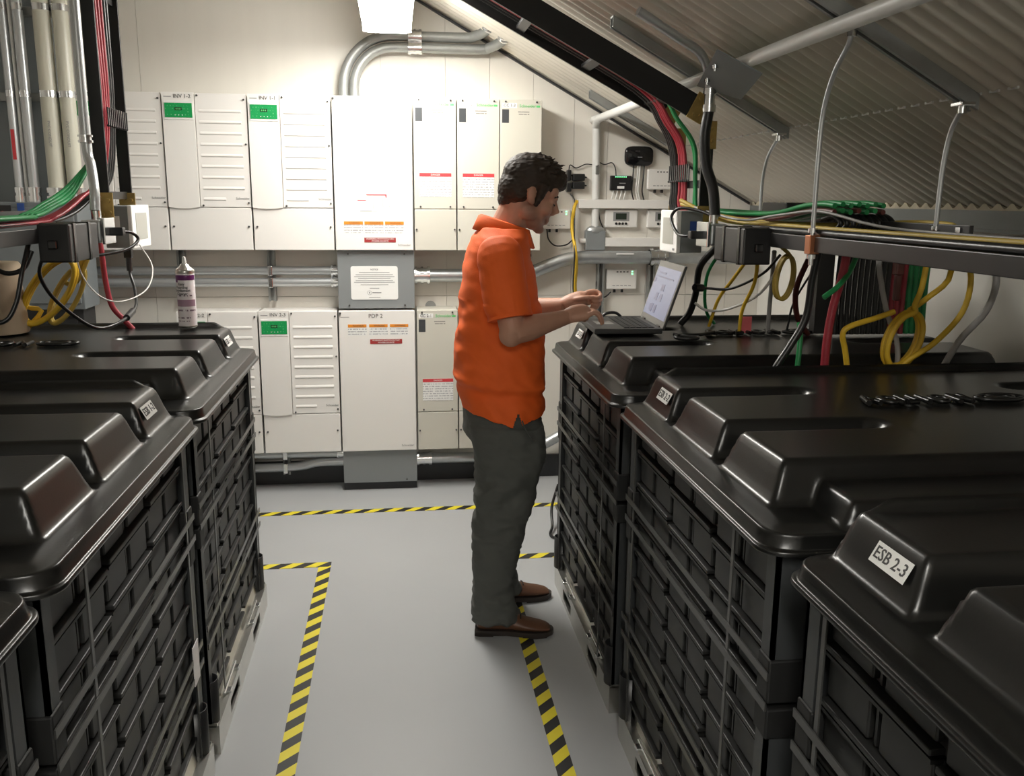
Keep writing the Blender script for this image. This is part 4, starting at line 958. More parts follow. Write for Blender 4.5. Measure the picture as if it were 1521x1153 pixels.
# --- left loose cables
coil('yellow coiled network cable hanging under the left tray', (-1.20, 3.30, 1.27), 0.065, 0.115, 3.4, 'yellow_cable', 0.55, head=[(-1.07, 3.28, 1.45), (-1.10, 3.30, 1.42)], tail=[(-1.24, 3.34, 1.2), (-1.30, 3.34, 1.131)])
coil('second narrower yellow coil behind the left control box', (-1.16, 3.36, 1.25), 0.04, 0.10, 2.2, 'yellow_old', 0.5, head=[(-1.05, 3.36, 1.45)], tail=[(-1.12, 3.36, 1.30), (-1.06, 3.37, 1.42)])
cable('power_cable', 'red cable curving down from the left ladder to the far lid', [(-1.055, 3.42, 1.50), (-1.04, 3.40, 1.40), (-1.035, 3.40, 1.30), (-1.02, 3.40, 1.21), (-0.985, 3.405, 1.16), (-0.955, 3.41, 1.12)], 0.010, 'red_cable')
cable('power_cable', 'black cord sagging from the left control box to the plug below the monitor', [(-1.07, 2.93, 1.41), (-1.09, 2.95, 1.36), (-1.08, 3.0, 1.29), (-1.03, 3.05, 1.215), (-0.98, 3.10, 1.17), (-0.94, 3.2, 1.175), (-0.94, 3.40, 1.20), (-0.98, 3.56, 1.25), (-1.005, 3.61, 1.30), (-1.01, 3.62, 1.325)], 0.006, 'black_cable')
tag(MB().tube([(-0.935, 3.27, 1.182), (-0.938, 3.36, 1.195)], 0.012, 10, smooth_path=False).build('ferrite', 'black_plastic'), 'black ferrite cylinder on the cord below the left monitor', 'ferrite')
cable('signal_cable', 'thin white cable sagging below the left outlet box', [(-1.03, 3.10, 1.42), (-1.02, 3.12, 1.34), (-0.98, 3.15, 1.27), (-0.93, 3.22, 1.245), (-0.89, 3.38, 1.27), (-0.90, 3.52, 1.34), (-0.95, 3.56, 1.42)], 0.0026, 'white_cable')
cable('power_cable', 'black cord looping out of the left outlet plug', [(-0.93, 3.24, 1.48), (-0.90, 3.28, 1.475), (-0.885, 3.30, 1.45), (-0.91, 3.24, 1.42), (-0.98, 3.15, 1.405), (-1.02, 3.12, 1.41)], 0.0055, 'black_cable')
cable('power_cable', 'black cord hanging in a long loop under the left tray', [(-1.05, 2.78, 1.46), (-1.06, 2.74, 1.38), (-1.075, 2.72, 1.30), (-1.10, 2.70, 1.25), (-1.14, 2.68, 1.25), (-1.155, 2.68, 1.30), (-1.13, 2.69, 1.38), (-1.12, 2.70, 1.46)], 0.007, 'black_cable')
cable('power_cable', 'short black cord swag under the left tray', [(-1.05, 2.80, 1.44), (-1.07, 2.78, 1.39), (-1.11, 2.75, 1.38), (-1.15, 2.72, 1.42), (-1.16, 2.72, 1.46)], 0.007, 'black_cable')

# ================================================================ LEFT BACK CORNER
def left_corner():
    t = thing('electrical_cabinet', 'tall grey steel cabinet in the left back corner behind the pipes', 'cabinet', (-1.99, 4.95, 0))
    bx('body', 'grey_cab', t, -0.34, 0.335, -0.06, 0.09, 0.0, 2.62, 0.004)
    bx('door', 'grey_cab', t, -0.33, 0.30, -0.072, -0.06, 0.08, 2.58, 0.003)
    t = thing('pipe_wireway', 'grey steel wireway box receiving the vertical pipes', 'enclosure', (-1.80, 4.74, 1.05))
    bx('body', 'grey_cab', t, -0.53, 0.285, -0.10, 0.12, 0.0, 0.515, 0.004)
    bx('cover', 'grey_cab', t, -0.52, 0.27, -0.108, -0.10, 0.03, 0.49, 0.003)
    bx('switch_recess', 'black_plastic', t, -0.12, -0.01, -0.114, -0.108, 0.40, 0.50)
    MB().cyl((-0.045, -0.124, 0.455), (-0.045, -0.112, 0.455), 0.018, 14).build('red_button', 'red_label', t)
    bx('blue_tag', 'blue', t, 0.02, 0.05, -0.114, -0.108, 0.44, 0.51)
    t = thing('floor_cabinet', 'dark grey cabinet below the wireway in the left back corner', 'cabinet', (-1.80, 4.74, 0.0))
    bx('body', 'base_dark', t, -0.53, 0.26, -0.06, 0.12, 0.0, 1.046, 0.004)
    bx('door', 'base_dark', t, -0.5, 0.23, -0.07, -0.06, 0.06, 1.0, 0.003)
    for x, r, m, lab in ((-1.628, 0.040, 'pvc', 'fat white plastic pipe, left of the pair'), (-1.545, 0.036, 'pvc', 'fat white plastic pipe beside the upper inverter'), (-1.735, 0.024, 'emt', 'grey steel pipe next to the fat white pipes'), (-1.803, 0.019, 'emt', 'thin grey steel pipe with a red sticker'), (-1.770, 0.008, 'white_pipe', 'very thin pale rod between the two steel pipes')):
        tt = thing('vertical_pipe', lab, 'pipe', (x, 4.74, 1.565)); 
        MB().cyl((0, 0, 0.0), (0, 0, roofz(x)-1.60), r, 20).build('pipe', m, tt)
        if r > 0.015:
            MB().cyl((0, 0, 0), (0, 0, 0.03), r*1.35, 20).cyl((0, 0, 0.045), (0, 0, 0.07), r*1.3, 20).cyl((0, 0, 0.03), (0, 0, 0.045), r*1.12, 20).build('connector', 'chrome', tt)
            for z in (0.49, 0.88): MB().cyl((0, 0, z), (0, 0, z+0.03), r*1.06, 20).build('strap_ring', 'chrome', tt)
        if x == -1.803: bx('sticker', 'red_label', tt, -0.008, 0.008, -0.0205, -0.0185, 0.20, 0.34)
        if m == 'pvc':
            text('pipe_print', 'PVC CONDUIT', 0.018, 'ink_grey', tt, (0.0, -r-0.0005, 0.32), (math.pi/2, math.pi/2, 0))
    for z, lab in ((2.06, 'lower slotted strut holding the vertical pipes'), (2.45, 'upper slotted strut holding the vertical pipes')):
        tag(MB().box(-0.40, 0.335, -0.02, 0.02, -0.02, 0.02, 0.003).build('pipe_strut', 'galv_dull', None, (-1.90, 4.80+0.0, z)), lab, 'strut')
left_corner()

# ================================================================ THINGS ON THE LIDS
def spray_can():
    t = thing('spray_can', 'white and purple aerosol can standing on the far left lid', 'spray can', (-0.752, 3.372, 1.1335))
    r = 0.033
    MB().lathe([(r-0.003, 0), (r, 0.004), (r, 0.008)], 28).build('bottom_rim', 'steel', t)
    MB().lathe([(r-0.001, 0.008), (r-0.001, 0.196), (r-0.003, 0.200)], 28).build('body', 'can_white', t)
    MB().lathe([(r, 0.196), (r+0.001, 0.200), (r, 0.206), (r-0.008, 0.214), (r-0.014, 0.218), (0.014, 0.226), (0.012, 0.228)], 28).build('shoulder', 'steel', t)
    MB().lathe([(0.008, 0.226), (0.008, 0.238), (0.006, 0.252)], 12).box(-0.004, 0.004, -0.012, 0.004, 0.240, 0.254, 0.001).build('nozzle', 'white_label', t)
    def wrap(name, m, z0, z1, a0, a1, rr=r-0.0004):
        mb = MB(); n = 12; vs = []
        for k in range(n+1):
            a = math.radians(a0+(a1-a0)*k/n); vs += [(rr*math.cos(a), rr*math.sin(a), z0), (rr*math.cos(a), rr*math.sin(a), z1)]
        mb._add(vs, [(2*k, 2*k+2, 2*k+3, 2*k+1) for k in range(n)], True); return mb.build(name, m, t)
    wrap('purple_band', 'purple', 0.172, 0.190, -175, -5)
    wrap('purple_dip', 'purple', 0.164, 0.173, -170, -130)
    wrap('mauve_patch', 'mauve', 0.078, 0.102, -150, -15)
    wrap('print_block', 'print_can', 0.024, 0.046, -150, -60); wrap('print_block', 'print_can', 0.058, 0.072, -150, -15); wrap('print_block', 'print_can', 0.108, 0.124, -150, -40)
    for i, s in enumerate(('Easy', 'Foaming', 'Disinfectant', 'Cleaner')):
        # lettering curved on the can
        me = text_mesh(s, 0.013, 'ink', 0.0003).copy()
        for v in me.vertices:
            x = v.co.x; a = math.radians(-105)+x/r
            v.co = Vector(((r+0.0003)*math.cos(a), (r+0.0003)*math.sin(a), v.co.y))
        link('lettering', me, t, (0, 0, 0.158-i*0.0115))
spray_can()
def tub():
    t = thing('cardboard_tub', 'beige cylindrical tub at the left edge on the far left lid', 'tub', (-1.368, 3.30, 1.131))
    MB().lathe([(0.092, 0), (0.094, 0.004), (0.080, 0.225), (0.083, 0.232), (0.081, 0.238), (0.060, 0.240)], 36).build('body', 'cardboard', t)
    MB().lathe([(0.086, 0.205), (0.085, 0.232), (0.079, 0.242), (0.05, 0.243)], 36).build('cover', 'cardboard', t)
tub()
def laptop():
    t = thing('laptop', 'open dark laptop on the far right lid, screen towards the man', 'laptop', (0.945, 3.25, 1.131), math.radians(-2))
    b = bx('base', 'laptop', t, -0.245, 0.0, -0.17, 0.17, 0.002, 0.021, 0.004)
    bx('keyboard_tray', 'keys', b, -0.135, -0.022, -0.145, 0.145, 0.0205, 0.0218)
    for r in range(5):
        for c in range(13):
            bx('key', 'keys', b, -0.133+r*0.022, -0.115+r*0.022, -0.143+c*0.0222, -0.125+c*0.0222, 0.0218, 0.0236)
    bx('touchpad', 'laptop_bezel', b, -0.215, -0.15, -0.05, 0.05, 0.0208, 0.0216)
    s = link('display', None, t, (0.0, 0, 0.018)); s.rotation_euler = (0, math.radians(18), 0)
    bx('screen_lid', 'laptop', s, 0.0, 0.008, -0.17, 0.17, 0.0, 0.236, 0.003)
    bx('bezel', 'laptop_bezel', s, -0.002, 0.0005, -0.168, 0.168, 0.002, 0.234, 0.0008)
    bx('screen', 'screen', s, -0.003, -0.0015, -0.156, 0.156, 0.026, 0.212)
    for y0, y1, z0, z1 in ((0.02, 0.14, 0.188, 0.194), (-0.10, 0.12, 0.172, 0.178), (0.13, 0.15, 0.15, 0.165), (-0.02, 0.02, 0.125, 0.15), (0.03, 0.06, 0.085, 0.115), (-0.03, 0.0, 0.085, 0.115), (0.05, 0.09, 0.04, 0.07), (0.0, 0.03, 0.04, 0.07)):
        bx('window_block', 'screen_grey', s, -0.0042, -0.003, y0, y1, z0, z1)
    for y in (-0.11, 0.11): MB().cyl((0.0, y-0.02, 0.019), (0.0, y+0.02, 0.019), 0.007, 10).build('hinge', 'black_plastic', t)
laptop()
cable('power_cable', 'black laptop power lead coiled on the lid beside the laptop', [(0.96, 3.02, 1.141), (1.0, 2.98, 1.138), (1.03, 2.96, 1.138), (1.0, 2.93, 1.138), (0.95, 2.95, 1.138), (0.97, 3.0, 1.14), (1.05, 3.02, 1.138), (1.13, 3.08, 1.138)], 0.006, 'black_cable')
cable('power_cable', 'short black cord arching up behind the laptop base', [(0.80, 3.46, 1.138), (0.82, 3.46, 1.160), (0.86, 3.46, 1.162), (0.89, 3.46, 1.138)], 0.006, 'black_cable')
def floor_box():
    t = thing('power_unit', 'black upright unit on the floor between the wall and the far right module', 'equipment', (0.88, 4.10, 0.0))
    bx('housing', 'black_plastic', t, -0.085, 0.10, -0.16, 0.18, 0.012, 0.44, 0.008)
    for x in (-0.06, 0.07):
        for y in (-0.12, 0.14): MB().cyl((x, y, 0), (x, y, 0.014), 0.014, 10).build('foot', 'black_plastic', t)
    for z in (0.36, 0.39): MB().cyl((-0.092, -0.10, z), (-0.084, -0.10, z), 0.008, 10).build('button', 'chrome', t)
    for k in range(5): bx('vent_slot', 'core', t, -0.0868, -0.0846, -0.02, 0.14, 0.10+k*0.03, 0.112+k*0.03)
floor_box()
cable('power_cable', 'black cord on the floor at the foot of the black upright unit', [(0.79, 4.25, 0.20), (0.75, 4.20, 0.10), (0.74, 4.12, 0.03), (0.72, 4.05, 0.009), (0.76, 3.98, 0.009), (0.80, 3.92, 0.009)], 0.007, 'black_cable')
# cables on the back wall, right
cable('network_cable', 'yellow cable bundle hanging from the long white duct', [(1.005, YW-0.03, 1.59), (0.985, YW-0.06, 1.55), (0.975, YW-0.06, 1.45), (0.98, YW-0.13, 1.34), (0.99, YW-0.13, 1.25), (1.0, YW-0.06, 1.12), (1.02, YW-0.05, 1.02), (1.05, YW-0.03, 0.85)], 0.010, 'yellow_cable')
cable('signal_cable', 'thin black cable beside the yellow bundle on the back wall', [(0.97, YW-0.02, 1.63), (0.99, YW-0.04, 1.585), (0.985, YW-0.075, 1.45), (0.975, YW-0.145, 1.32), (0.975, YW-0.145, 1.24), (0.985, YW-0.08, 1.10), (1.02, YW-0.04, 0.98)], 0.004, 'black_cable')
cable('signal_cable', 'thin black cable from the upright adapter across to the white pipe', [(0.957, YW-0.025, 1.758), (0.965, YW-0.02, 1.785), (1.0, YW-0.02, 1.77), (1.05, YW-0.02, 1.79), (1.09, YW-0.02, 1.788)], 0.003, 'black_cable')
cable('signal_cable', 'thin black cable from the white pipe down to the small switch', [(1.13, YW-0.02, 1.80), (1.16, YW-0.02, 1.79), (1.20, YW-0.02, 1.80), (1.22, YW-0.02, 1.77), (1.225, YW-0.02, 1.731)], 0.003, 'black_cable')
for i, (x, m_, lab) in enumerate(((1.325, 'black_cable', 'left black cable below the router'), (1.350, 'white_cable', 'left white cable below the router'), (1.362, 'white_cable', 'right white cable below the router'), (1.385, 'black_cable', 'right black cable below the router'))):
    cable('network_cable', lab + ' going into the duct', [(x, YW-0.015, 1.79), (x-0.004, YW-0.02, 1.72), (x-0.008, YW-0.02, 1.65), (x+0.004, YW-0.02, 1.60)], 0.004, m_)
for i in range(4):
    x = 1.215+i*0.023
    cable('network_cable', ORDN[i]+' of the white patch leads from the small black switch', [(x, YW-0.015, 1.653), (x-0.006, YW-0.02, 1.625), (x-0.012, YW-0.02, 1.60)], 0.004, 'white_cable', group='white patch leads under the switch')
cable('signal_cable', 'black cable looping under the network box by the man\'s face', [(0.84, YW-0.02, 1.437), (0.85, YW-0.025, 1.38), (0.89, YW-0.025, 1.345), (0.95, YW-0.025, 1.35), (0.985, YW-0.02, 1.375)], 0.004, 'black_cable')
cable('signal_cable', 'black cable from the long duct down to the junction box', [(1.13, YW-0.02, 1.553), (1.14, YW-0.02, 1.49), (1.16, YW-0.02, 1.44), (1.155, YW-0.02, 1.40), (1.13, YW-0.05, 1.36)], 0.0035, 'black_cable')
cable('signal_cable', 'black cable looping down to the white box under the large conduit', [(1.15, YW-0.02, 1.25), (1.14, YW-0.02, 1.17), (1.13, YW-0.02, 1.13), (1.145, YW-0.02, 1.07), (1.18, YW-0.02, 1.055), (1.215, YW-0.02, 1.085)], 0.004, 'black_cable')

# ================================================================ THE MAN
def remesh(mb, name, material, voxel, parent=None, smooth_it=4, disp=None):
    me = mb.mesh(name+'_raw', material); ob = bpy.data.objects.new(name+'_raw', me); COL.objects.link(ob)
    md = ob.modifiers.new('r', 'REMESH'); md.mode = 'VOXEL'; md.voxel_size = voxel; md.use_smooth_shade = True
    if smooth_it: sm = ob.modifiers.new('s', 'SMOOTH'); sm.factor = 0.5; sm.iterations = smooth_it
    dg = bpy.context.evaluated_depsgraph_get(); out = bpy.data.meshes.new_from_object(ob.evaluated_get(dg))
    bpy.data.objects.remove(ob); out.name = name
    if disp:
        nrm = [v.normal.copy() for v in out.vertices]
        for v, n in zip(out.vertices, nrm):
            v.co += n*disp(v.co)
    out.materials.clear(); out.materials.append(MATS[material])
    for p in out.polygons: p.use_smooth = True; p.material_index = 0
    return link(name, out, parent)
CY = 3.24
def ering(xb, xf, hy, z, cy=CY, n=28, p=0.85, tilt=0.0):
    cx, rx = (xb+xf)/2, (xf-xb)/2; r = []
    for k in range(n):
        a = 2*math.pi*k/n; c, s = math.cos(a), math.sin(a)
        x = cx+rx*math.copysign(abs(c)**p, c); y = cy+hy*math.copysign(abs(s)**p, s)
        r.append((x, y, z+tilt*(x-cx)))
    return r
HC = Vector((0.482, CY, 1.616)); HT = Matrix.Rotation(math.radians(21), 3, 'Y')
def hp(x, y, z): return HC + HT @ Vector((x, y, z))
from mathutils import noise as N_
def stubble():
    nt = MATS['skin'].node_tree; b = nt.nodes['Principled BSDF']; src = b.inputs['Base Color'].links[0].from_socket
    tc = nt.nodes.new('ShaderNodeTexCoord'); acc = None
    for q, rad in [((x, y*sg, z), 0.040) for sg in (-1, 1) for x, y, z in ((0.070, 0.022, -0.098), (0.045, 0.040, -0.090), (0.018, 0.052, -0.070), (0.006, 0.060, -0.042), (0.078, 0.022, -0.062))]:
        d = nt.nodes.new('ShaderNodeVectorMath'); d.operation = 'DISTANCE'; d.inputs[1].default_value = hp(*q); nt.links.new(tc.outputs['Object'], d.inputs[0])
        mr = nt.nodes.new('ShaderNodeMapRange'); mr.inputs['From Min'].default_value = rad; mr.inputs['From Max'].default_value = rad*0.35; mr.inputs['To Max'].default_value = 0.6
        nt.links.new(d.outputs['Value'], mr.inputs['Value'])
        if acc is None: acc = mr.outputs[0]
        else:
            mx = nt.nodes.new('ShaderNodeMath'); mx.operation = 'MAXIMUM'; nt.links.new(acc, mx.inputs[0]); nt.links.new(mr.outputs[0], mx.inputs[1]); acc = mx.outputs[0]
    m = nt.nodes.new('ShaderNodeMix'); m.data_type = 'RGBA'; m.inputs[7].default_value = (0.17, 0.10, 0.075, 1)
    nt.links.new(acc, m.inputs[0]); nt.links.new(src, m.inputs[6]); nt.links.new(m.outputs[2], b.inputs['Base Color'])
stubble()
def man():
    b = MB()
    # head
    def E(c, r, rot=None): b.ell(hp(*c), r, HT @ rot if rot else HT, 20, 14)
    E((-0.012, 0, 0.030), (0.098, 0.075, 0.090)); E((0.022, 0, -0.030), (0.068, 0.061, 0.085))
    E((0.040, 0, -0.082), (0.043, 0.047, 0.034)); E((0.070, 0, -0.103), (0.021, 0.024, 0.017))
    E((0.068, 0, 0.030), (0.024, 0.055, 0.040)); E((0.084, 0, 0.017), (0.013, 0.046, 0.010))
    for s in (-1, 1):
        E((0.058, s*0.036, -0.030), (0.030, 0.024, 0.026)); E((0.005, s*0.055, -0.062), (0.035, 0.012, 0.030))
        E((-0.008, s*0.076, -0.006), (0.016, 0.007, 0.031), Matrix.Rotation(math.radians(-12), 3, 'Y'))
        E((0.004, s*0.073, -0.026), (0.010, 0.007, 0.012))
        E((0.095, s*0.011, -0.036), (0.011, 0.008, 0.008)); E((0.076, s*0.031, -0.001), (0.0125, 0.014, 0.011))
    b.tube([hp(0.084, 0, 0.014), hp(0.098, 0, -0.008), hp(0.113, 0, -0.030)], [0.009, 0.0105, 0.012], 10)
    E((0.086, 0, -0.064), (0.011, 0.023, 0.006)); E((0.084, 0, -0.075), (0.011, 0.020, 0.006)); E((0.082, 0, -0.055), (0.012, 0.026, 0.014))
    # neck and trunk
    b.tube([hp(-0.035, 0, -0.02), hp(-0.035, 0, -0.085), (0.385, CY, 1.46), (0.37, CY, 1.38)], [0.060, 0.058, 0.066, 0.080], 18)
    b.loft([ering(0.27, 0.46, 0.14, 1.43), ering(0.25, 0.48, 0.165, 1.30), ering(0.25, 0.49, 0.150, 1.1), ering(0.265, 0.48, 0.13, 0.9), ering(0.29, 0.47, 0.12, 0.78)])
    # legs (under the trousers)
    for y, dx in ((3.13, 0.0), (3.35, 0.05)):
        b.tube([(0.37, y, 0.84), (0.375+dx*0.5, y, 0.48), (0.35+dx, y, 0.10)], [0.055, 0.050, 0.036], 14)
    # arms
    RS, RE, RW = Vector((0.350, 3.045, 1.405)), Vector((0.388, 2.985, 1.158)), Vector((0.590, 3.085, 1.196))
    LS, LE, LW_ = Vector((0.365, 3.435, 1.405)), Vector((0.42, 3.50, 1.17)), Vector((0.635, 3.375, 1.205))
    for S, Ee, Wr in ((RS, RE, RW), (LS, LE, LW_)):
        b.tube([S, S.lerp(Ee, 0.5), Ee], [0.056, 0.050, 0.043], 16)
        f = Ee.lerp(Wr, 0.3); b.tube([Ee, f, Ee.lerp(Wr, 0.65), Wr], [0.043, 0.0455, 0.035, 0.027], 16)
        b.ell(Ee+Vector((-0.006, 0, -0.006)), (0.042, 0.040, 0.044))
    # right hand: palm down over the palm rest, fingers curved onto the keys
    def finger(base, pts, r0): 
        q = [Vector(base)]+[Vector(p) for p in pts]; n = len(q)
        b.tube(q, [r0*(1-0.1*i) for i in range(n)], 10, res=4)
        b.ell(q[-1], (r0*(1-0.1*(n-1)),)*3, None, 10, 8)
    w = RW
    b.tube([w, w+Vector((0.03, 0.004, 0.012)), w+Vector((0.060, 0.008, 0.016)), w+Vector((0.080, 0.010, 0.012))], [0.027, 0.030, 0.029, 0.021], 14)
    b.tube([w+Vector((0.015, -0.012, 0.002)), w+Vector((0.074, -0.020, 0.006))], [0.022, 0.017], 12, smooth_path=False)
    b.tube([w+Vector((0.02, 0.022, 0.008)), w+Vector((0.075, 0.036, 0.012))], [0.021, 0.017], 12, smooth_path=False)
    for i, (dy, L_) in enumerate(((-0.030, 0.80), (-0.007, 0.95), (0.017, 1.05), (0.041, 0.98))):
        k = w+Vector((0.072, dy, 0.010))
        finger(k, [k+Vector((0.026*L_, -0.001, 0.008)), k+Vector((0.046*L_, -0.002, -0.002)), k+Vector((0.057*L_, -0.002, -0.020)), k+Vector((0.060*L_, -0.002, -0.032))], 0.0100)
    k = w+Vector((0.022, 0.030, -0.002)); finger(k, [k+Vector((0.028, 0.018, -0.006)), k+Vector((0.055, 0.022, -0.016))], 0.0112)
    # left hand: raised, thumb and forefinger closed, other fingers curled
    w = LW_
    b.tube([w, w+Vector((0.03, -0.006, 0.012)), w+Vector((0.065, -0.012, 0.024)), w+Vector((0.085, -0.014, 0.026))], [0.028, 0.033, 0.032, 0.024], 14)
    for i, (dz, dy) in enumerate(((0.022, -0.020), (0.006, -0.008), (-0.010, 0.004), (-0.022, 0.014))):
        k = w+Vector((0.082, -0.008+dy*0.5, 0.026+dz)); L_ = (1.0, 1.05, 0.98, 0.85)[i]
        finger(k, [k+Vector((0.034*L_, -0.004, 0.006)), k+Vector((0.052*L_, -0.020, -0.006)), k+Vector((0.038*L_, -0.038, -0.014)), k+Vector((0.018*L_, -0.038, -0.012))], 0.0102)
    k = w+Vector((0.030, -0.028, 0.022)); finger(k, [k+Vector((0.030, -0.020, 0.008)), k+Vector((0.062, -0.022, 0.012)), k+Vector((0.082, -0.016, 0.012))], 0.0108)
    body = remesh(b, 'person', 'skin', 0.004, None, 3)
    tag(body, 'man in an orange polo shirt and grey trousers typing on a laptop', 'person')
    for s in (-1, 1):
        MB().tube([hp(0.0885, s*0.022, -0.004), hp(0.0895, s*0.031, -0.007), hp(0.083, s*0.041, -0.005)], [0.0016, 0.0026, 0.0016], 6).build('eyelash', 'hair', body)
        MB().tube([hp(0.084, s*0.014, 0.020), hp(0.088, s*0.030, 0.024), hp(0.076, s*0.048, 0.018)], [0.004, 0.005, 0.003], 8).build('eyebrow', 'hair', body)
    # hair
    h = MB()
    def HE(c, r, rot=None): h.ell(hp(*c), r, HT @ rot if rot else HT, 20, 14)
    HE((-0.020, 0, 0.050), (0.104, 0.083, 0.090)); HE((-0.052, 0, 0.005), (0.070, 0.076, 0.082)); HE((0.030, 0, 0.075), (0.078, 0.068, 0.050))
    HE((0.052, 0, 0.070), (0.058, 0.060, 0.036)); HE((-0.068, 0, -0.040), (0.040, 0.055, 0.045))
    for s in (-1, 1):
        h.tube([hp(0.020, s*0.066, 0.045), hp(0.024, s*0.067, 0.010), hp(0.022, s*0.064, -0.018), hp(0.020, s*0.063, -0.036)], [0.026, 0.016, 0.011, 0.008], 10)
        HE((-0.045, s*0.055, -0.005), (0.032, 0.022, 0.040))
    rnd = random.Random(3)
    for i in range(170):
        th = rnd.uniform(0, 2*math.pi); ph = rnd.uniform(0, 1.15)
        c = Vector((-0.010, 0, 0.050)); d = Vector((math.sin(ph)*math.cos(th), math.sin(ph)*math.sin(th), math.cos(ph)))
        p = c+Vector((d.x*0.100, d.y*0.078, d.z*0.084))
        if p.x > 0.075: continue
        q = p+d*0.004+Vector((rnd.uniform(0.004, 0.022), rnd.uniform(-0.008, 0.008), rnd.uniform(-0.002, 0.006)))
        e = q+d*0.003+Vector((rnd.uniform(0.002, 0.016), rnd.uniform(-0.008, 0.008), rnd.uniform(-0.004, 0.006)))
        h.tube([hp(*p), hp(*q), hp(*e)], [0.0050, 0.0042, 0.0026], 6, res=3)
    remesh(h, 'hair', 'hair', 0.0036, body, 2, lambda c: 0.0025*N_.noise(Vector((c.x*60, c.y*90, c.z*160))))
    # shirt
    s_ = MB()
    prof = [(0.300, 0.455, 0.115, 1.498), (0.275, 0.470, 0.165, 1.466), (0.252, 0.480, 0.196, 1.42), (0.240, 0.492, 0.200, 1.35), (0.230, 0.508, 0.196, 1.27), (0.221, 0.524, 0.190, 1.18), (0.213, 0.536, 0.186, 1.08), (0.207, 0.540, 0.186, 0.985), (0.212, 0.540, 0.188, 0.92), (0.228, 0.538, 0.195, 0.872)]
    rings = [ering(*p) for p in prof]
    # finer hem so that the side slit stays crisp
    def hem(n=120):
        r = []
        for (x, y, z) in ering(0.232, 0.537, 0.196, 0.852, n=n):
            sx = abs(x-0.418); side = abs(y-CY)/0.19
            z2 = z-0.050*max(0, 1-sx/0.17)*min(1, side*1.2)
            r.append((x, y, z2))
        return r
    rings = [ering(*p, n=120) for p in prof]+[hem()]
    s_.loft(rings[::-1])
    for S, Ee, sg in ((RS, RE, -1), (LS, LE, 1)):
        S2 = S+Vector((0.0, -sg*0.035, 0.012))
        end = S.lerp(Ee, 0.80)
        s_.tube([S2, S+Vector((0, 0, -0.01)), S.lerp(Ee, 0.45), end], [0.070, 0.080, 0.078, 0.076], 24)
    def wr(c):
        n1 = N_.noise(Vector((c.x*9+c.z*7, c.y*6, c.z*16-c.x*12)))
        n2 = N_.noise(Vector((c.x*22, c.y*14, c.z*30+c.x*20)))
        k = 1.0 if c.z < 1.25 else 0.5
        fold = math.exp(-((c.z-0.955-(c.x-0.3)*-0.10)/0.018)**2)*0.007*(1 if c.x < 0.52 else 0.4) - math.exp(-((c.z-0.925-(c.x-0.3)*-0.10)/0.02)**2)*0.006
        arm = 0.004*N_.noise(Vector((c.x*14-c.z*22, c.y*8, c.z*6))) if c.z > 1.1 else 0
        return 0.0085*n1*k+0.0045*n2*k+1.5*fold+arm
    shirt = remesh(s_, 'polo_shirt', 'shirt', 0.0042, body, 6, wr)
    bm = bmesh.new(); bm.from_mesh(shirt.data); kill = []
    for f in bm.faces:
        c_ = f.calc_center_median()
        if c_.z < 0.90 and abs(c_.x-0.418) < 0.022*(0.866-c_.z)/0.066 and abs(c_.y-CY) > 0.10: kill.append(f)
        elif f.normal.z < -0.75 and c_.z < 0.90 and 0.245 < c_.x < 0.525 and abs(c_.y-CY) < 0.18: kill.append(f)
    bmesh.ops.delete(bm, geom=kill, context='FACES'); bm.to_mesh(shirt.data); bm.free()
    # collar: raised band leaning back, points at the throat
    c = MB(); n = 40; vs = []
    for k in range(n+1):
        a = math.radians(32+(360-64)*k/n)           # opening at the throat (+x)
        front = (math.cos(a)+1)/2
        for q, (dr, dz) in enumerate(((0.0, 0.034), (0.010, 0.030), (0.030, -0.018), (0.024, -0.022))):
            rx, ry = 0.072+dr, 0.072+dr
            x = 0.385+rx*math.cos(a)*1.10+0.012*front; y = CY+ry*math.sin(a)*1.02
            z = 1.513+dz-0.055*front-(0.016*front if q > 1 else 0)
            vs.append((x, y, z))
    c._add(vs, [(4*k+q, 4*k+4+q, 4*k+4+(q+1) % 4, 4*k+(q+1) % 4) for k in range(n) for q in range(4)]+[(0, 1, 2, 3), (4*n+3, 4*n+2, 4*n+1, 4*n)], True)
    c.build('collar', 'shirt', shirt)
    for S, Ee in ((RS, RE), (LS, LE)):
        a_, b_ = S.lerp(Ee, 0.775), S.lerp(Ee, 0.815)
        MB().tube([a_, b_], [0.0775, 0.0770], 28, smooth_path=False).build('sleeve_band', 'shirt', shirt)
    for z in (1.40, 1.36): MB().ell((0.494-(z-1.36)*0.25, CY, z), (0.003, 0.006, 0.006)).build('shirt_button', 'ink', shirt)
    # trousers
    t = MB()
    t.loft([ering(0.245, 0.515, 0.168, 0.93, n=40), ering(0.242, 0.522, 0.182, 0.84, n=40), ering(0.240, 0.530, 0.190, 0.76, n=40), ering(0.272, 0.530, 0.185, 0.70, n=40), ering(0.29, 0.52, 0.16, 0.66, n=40)])
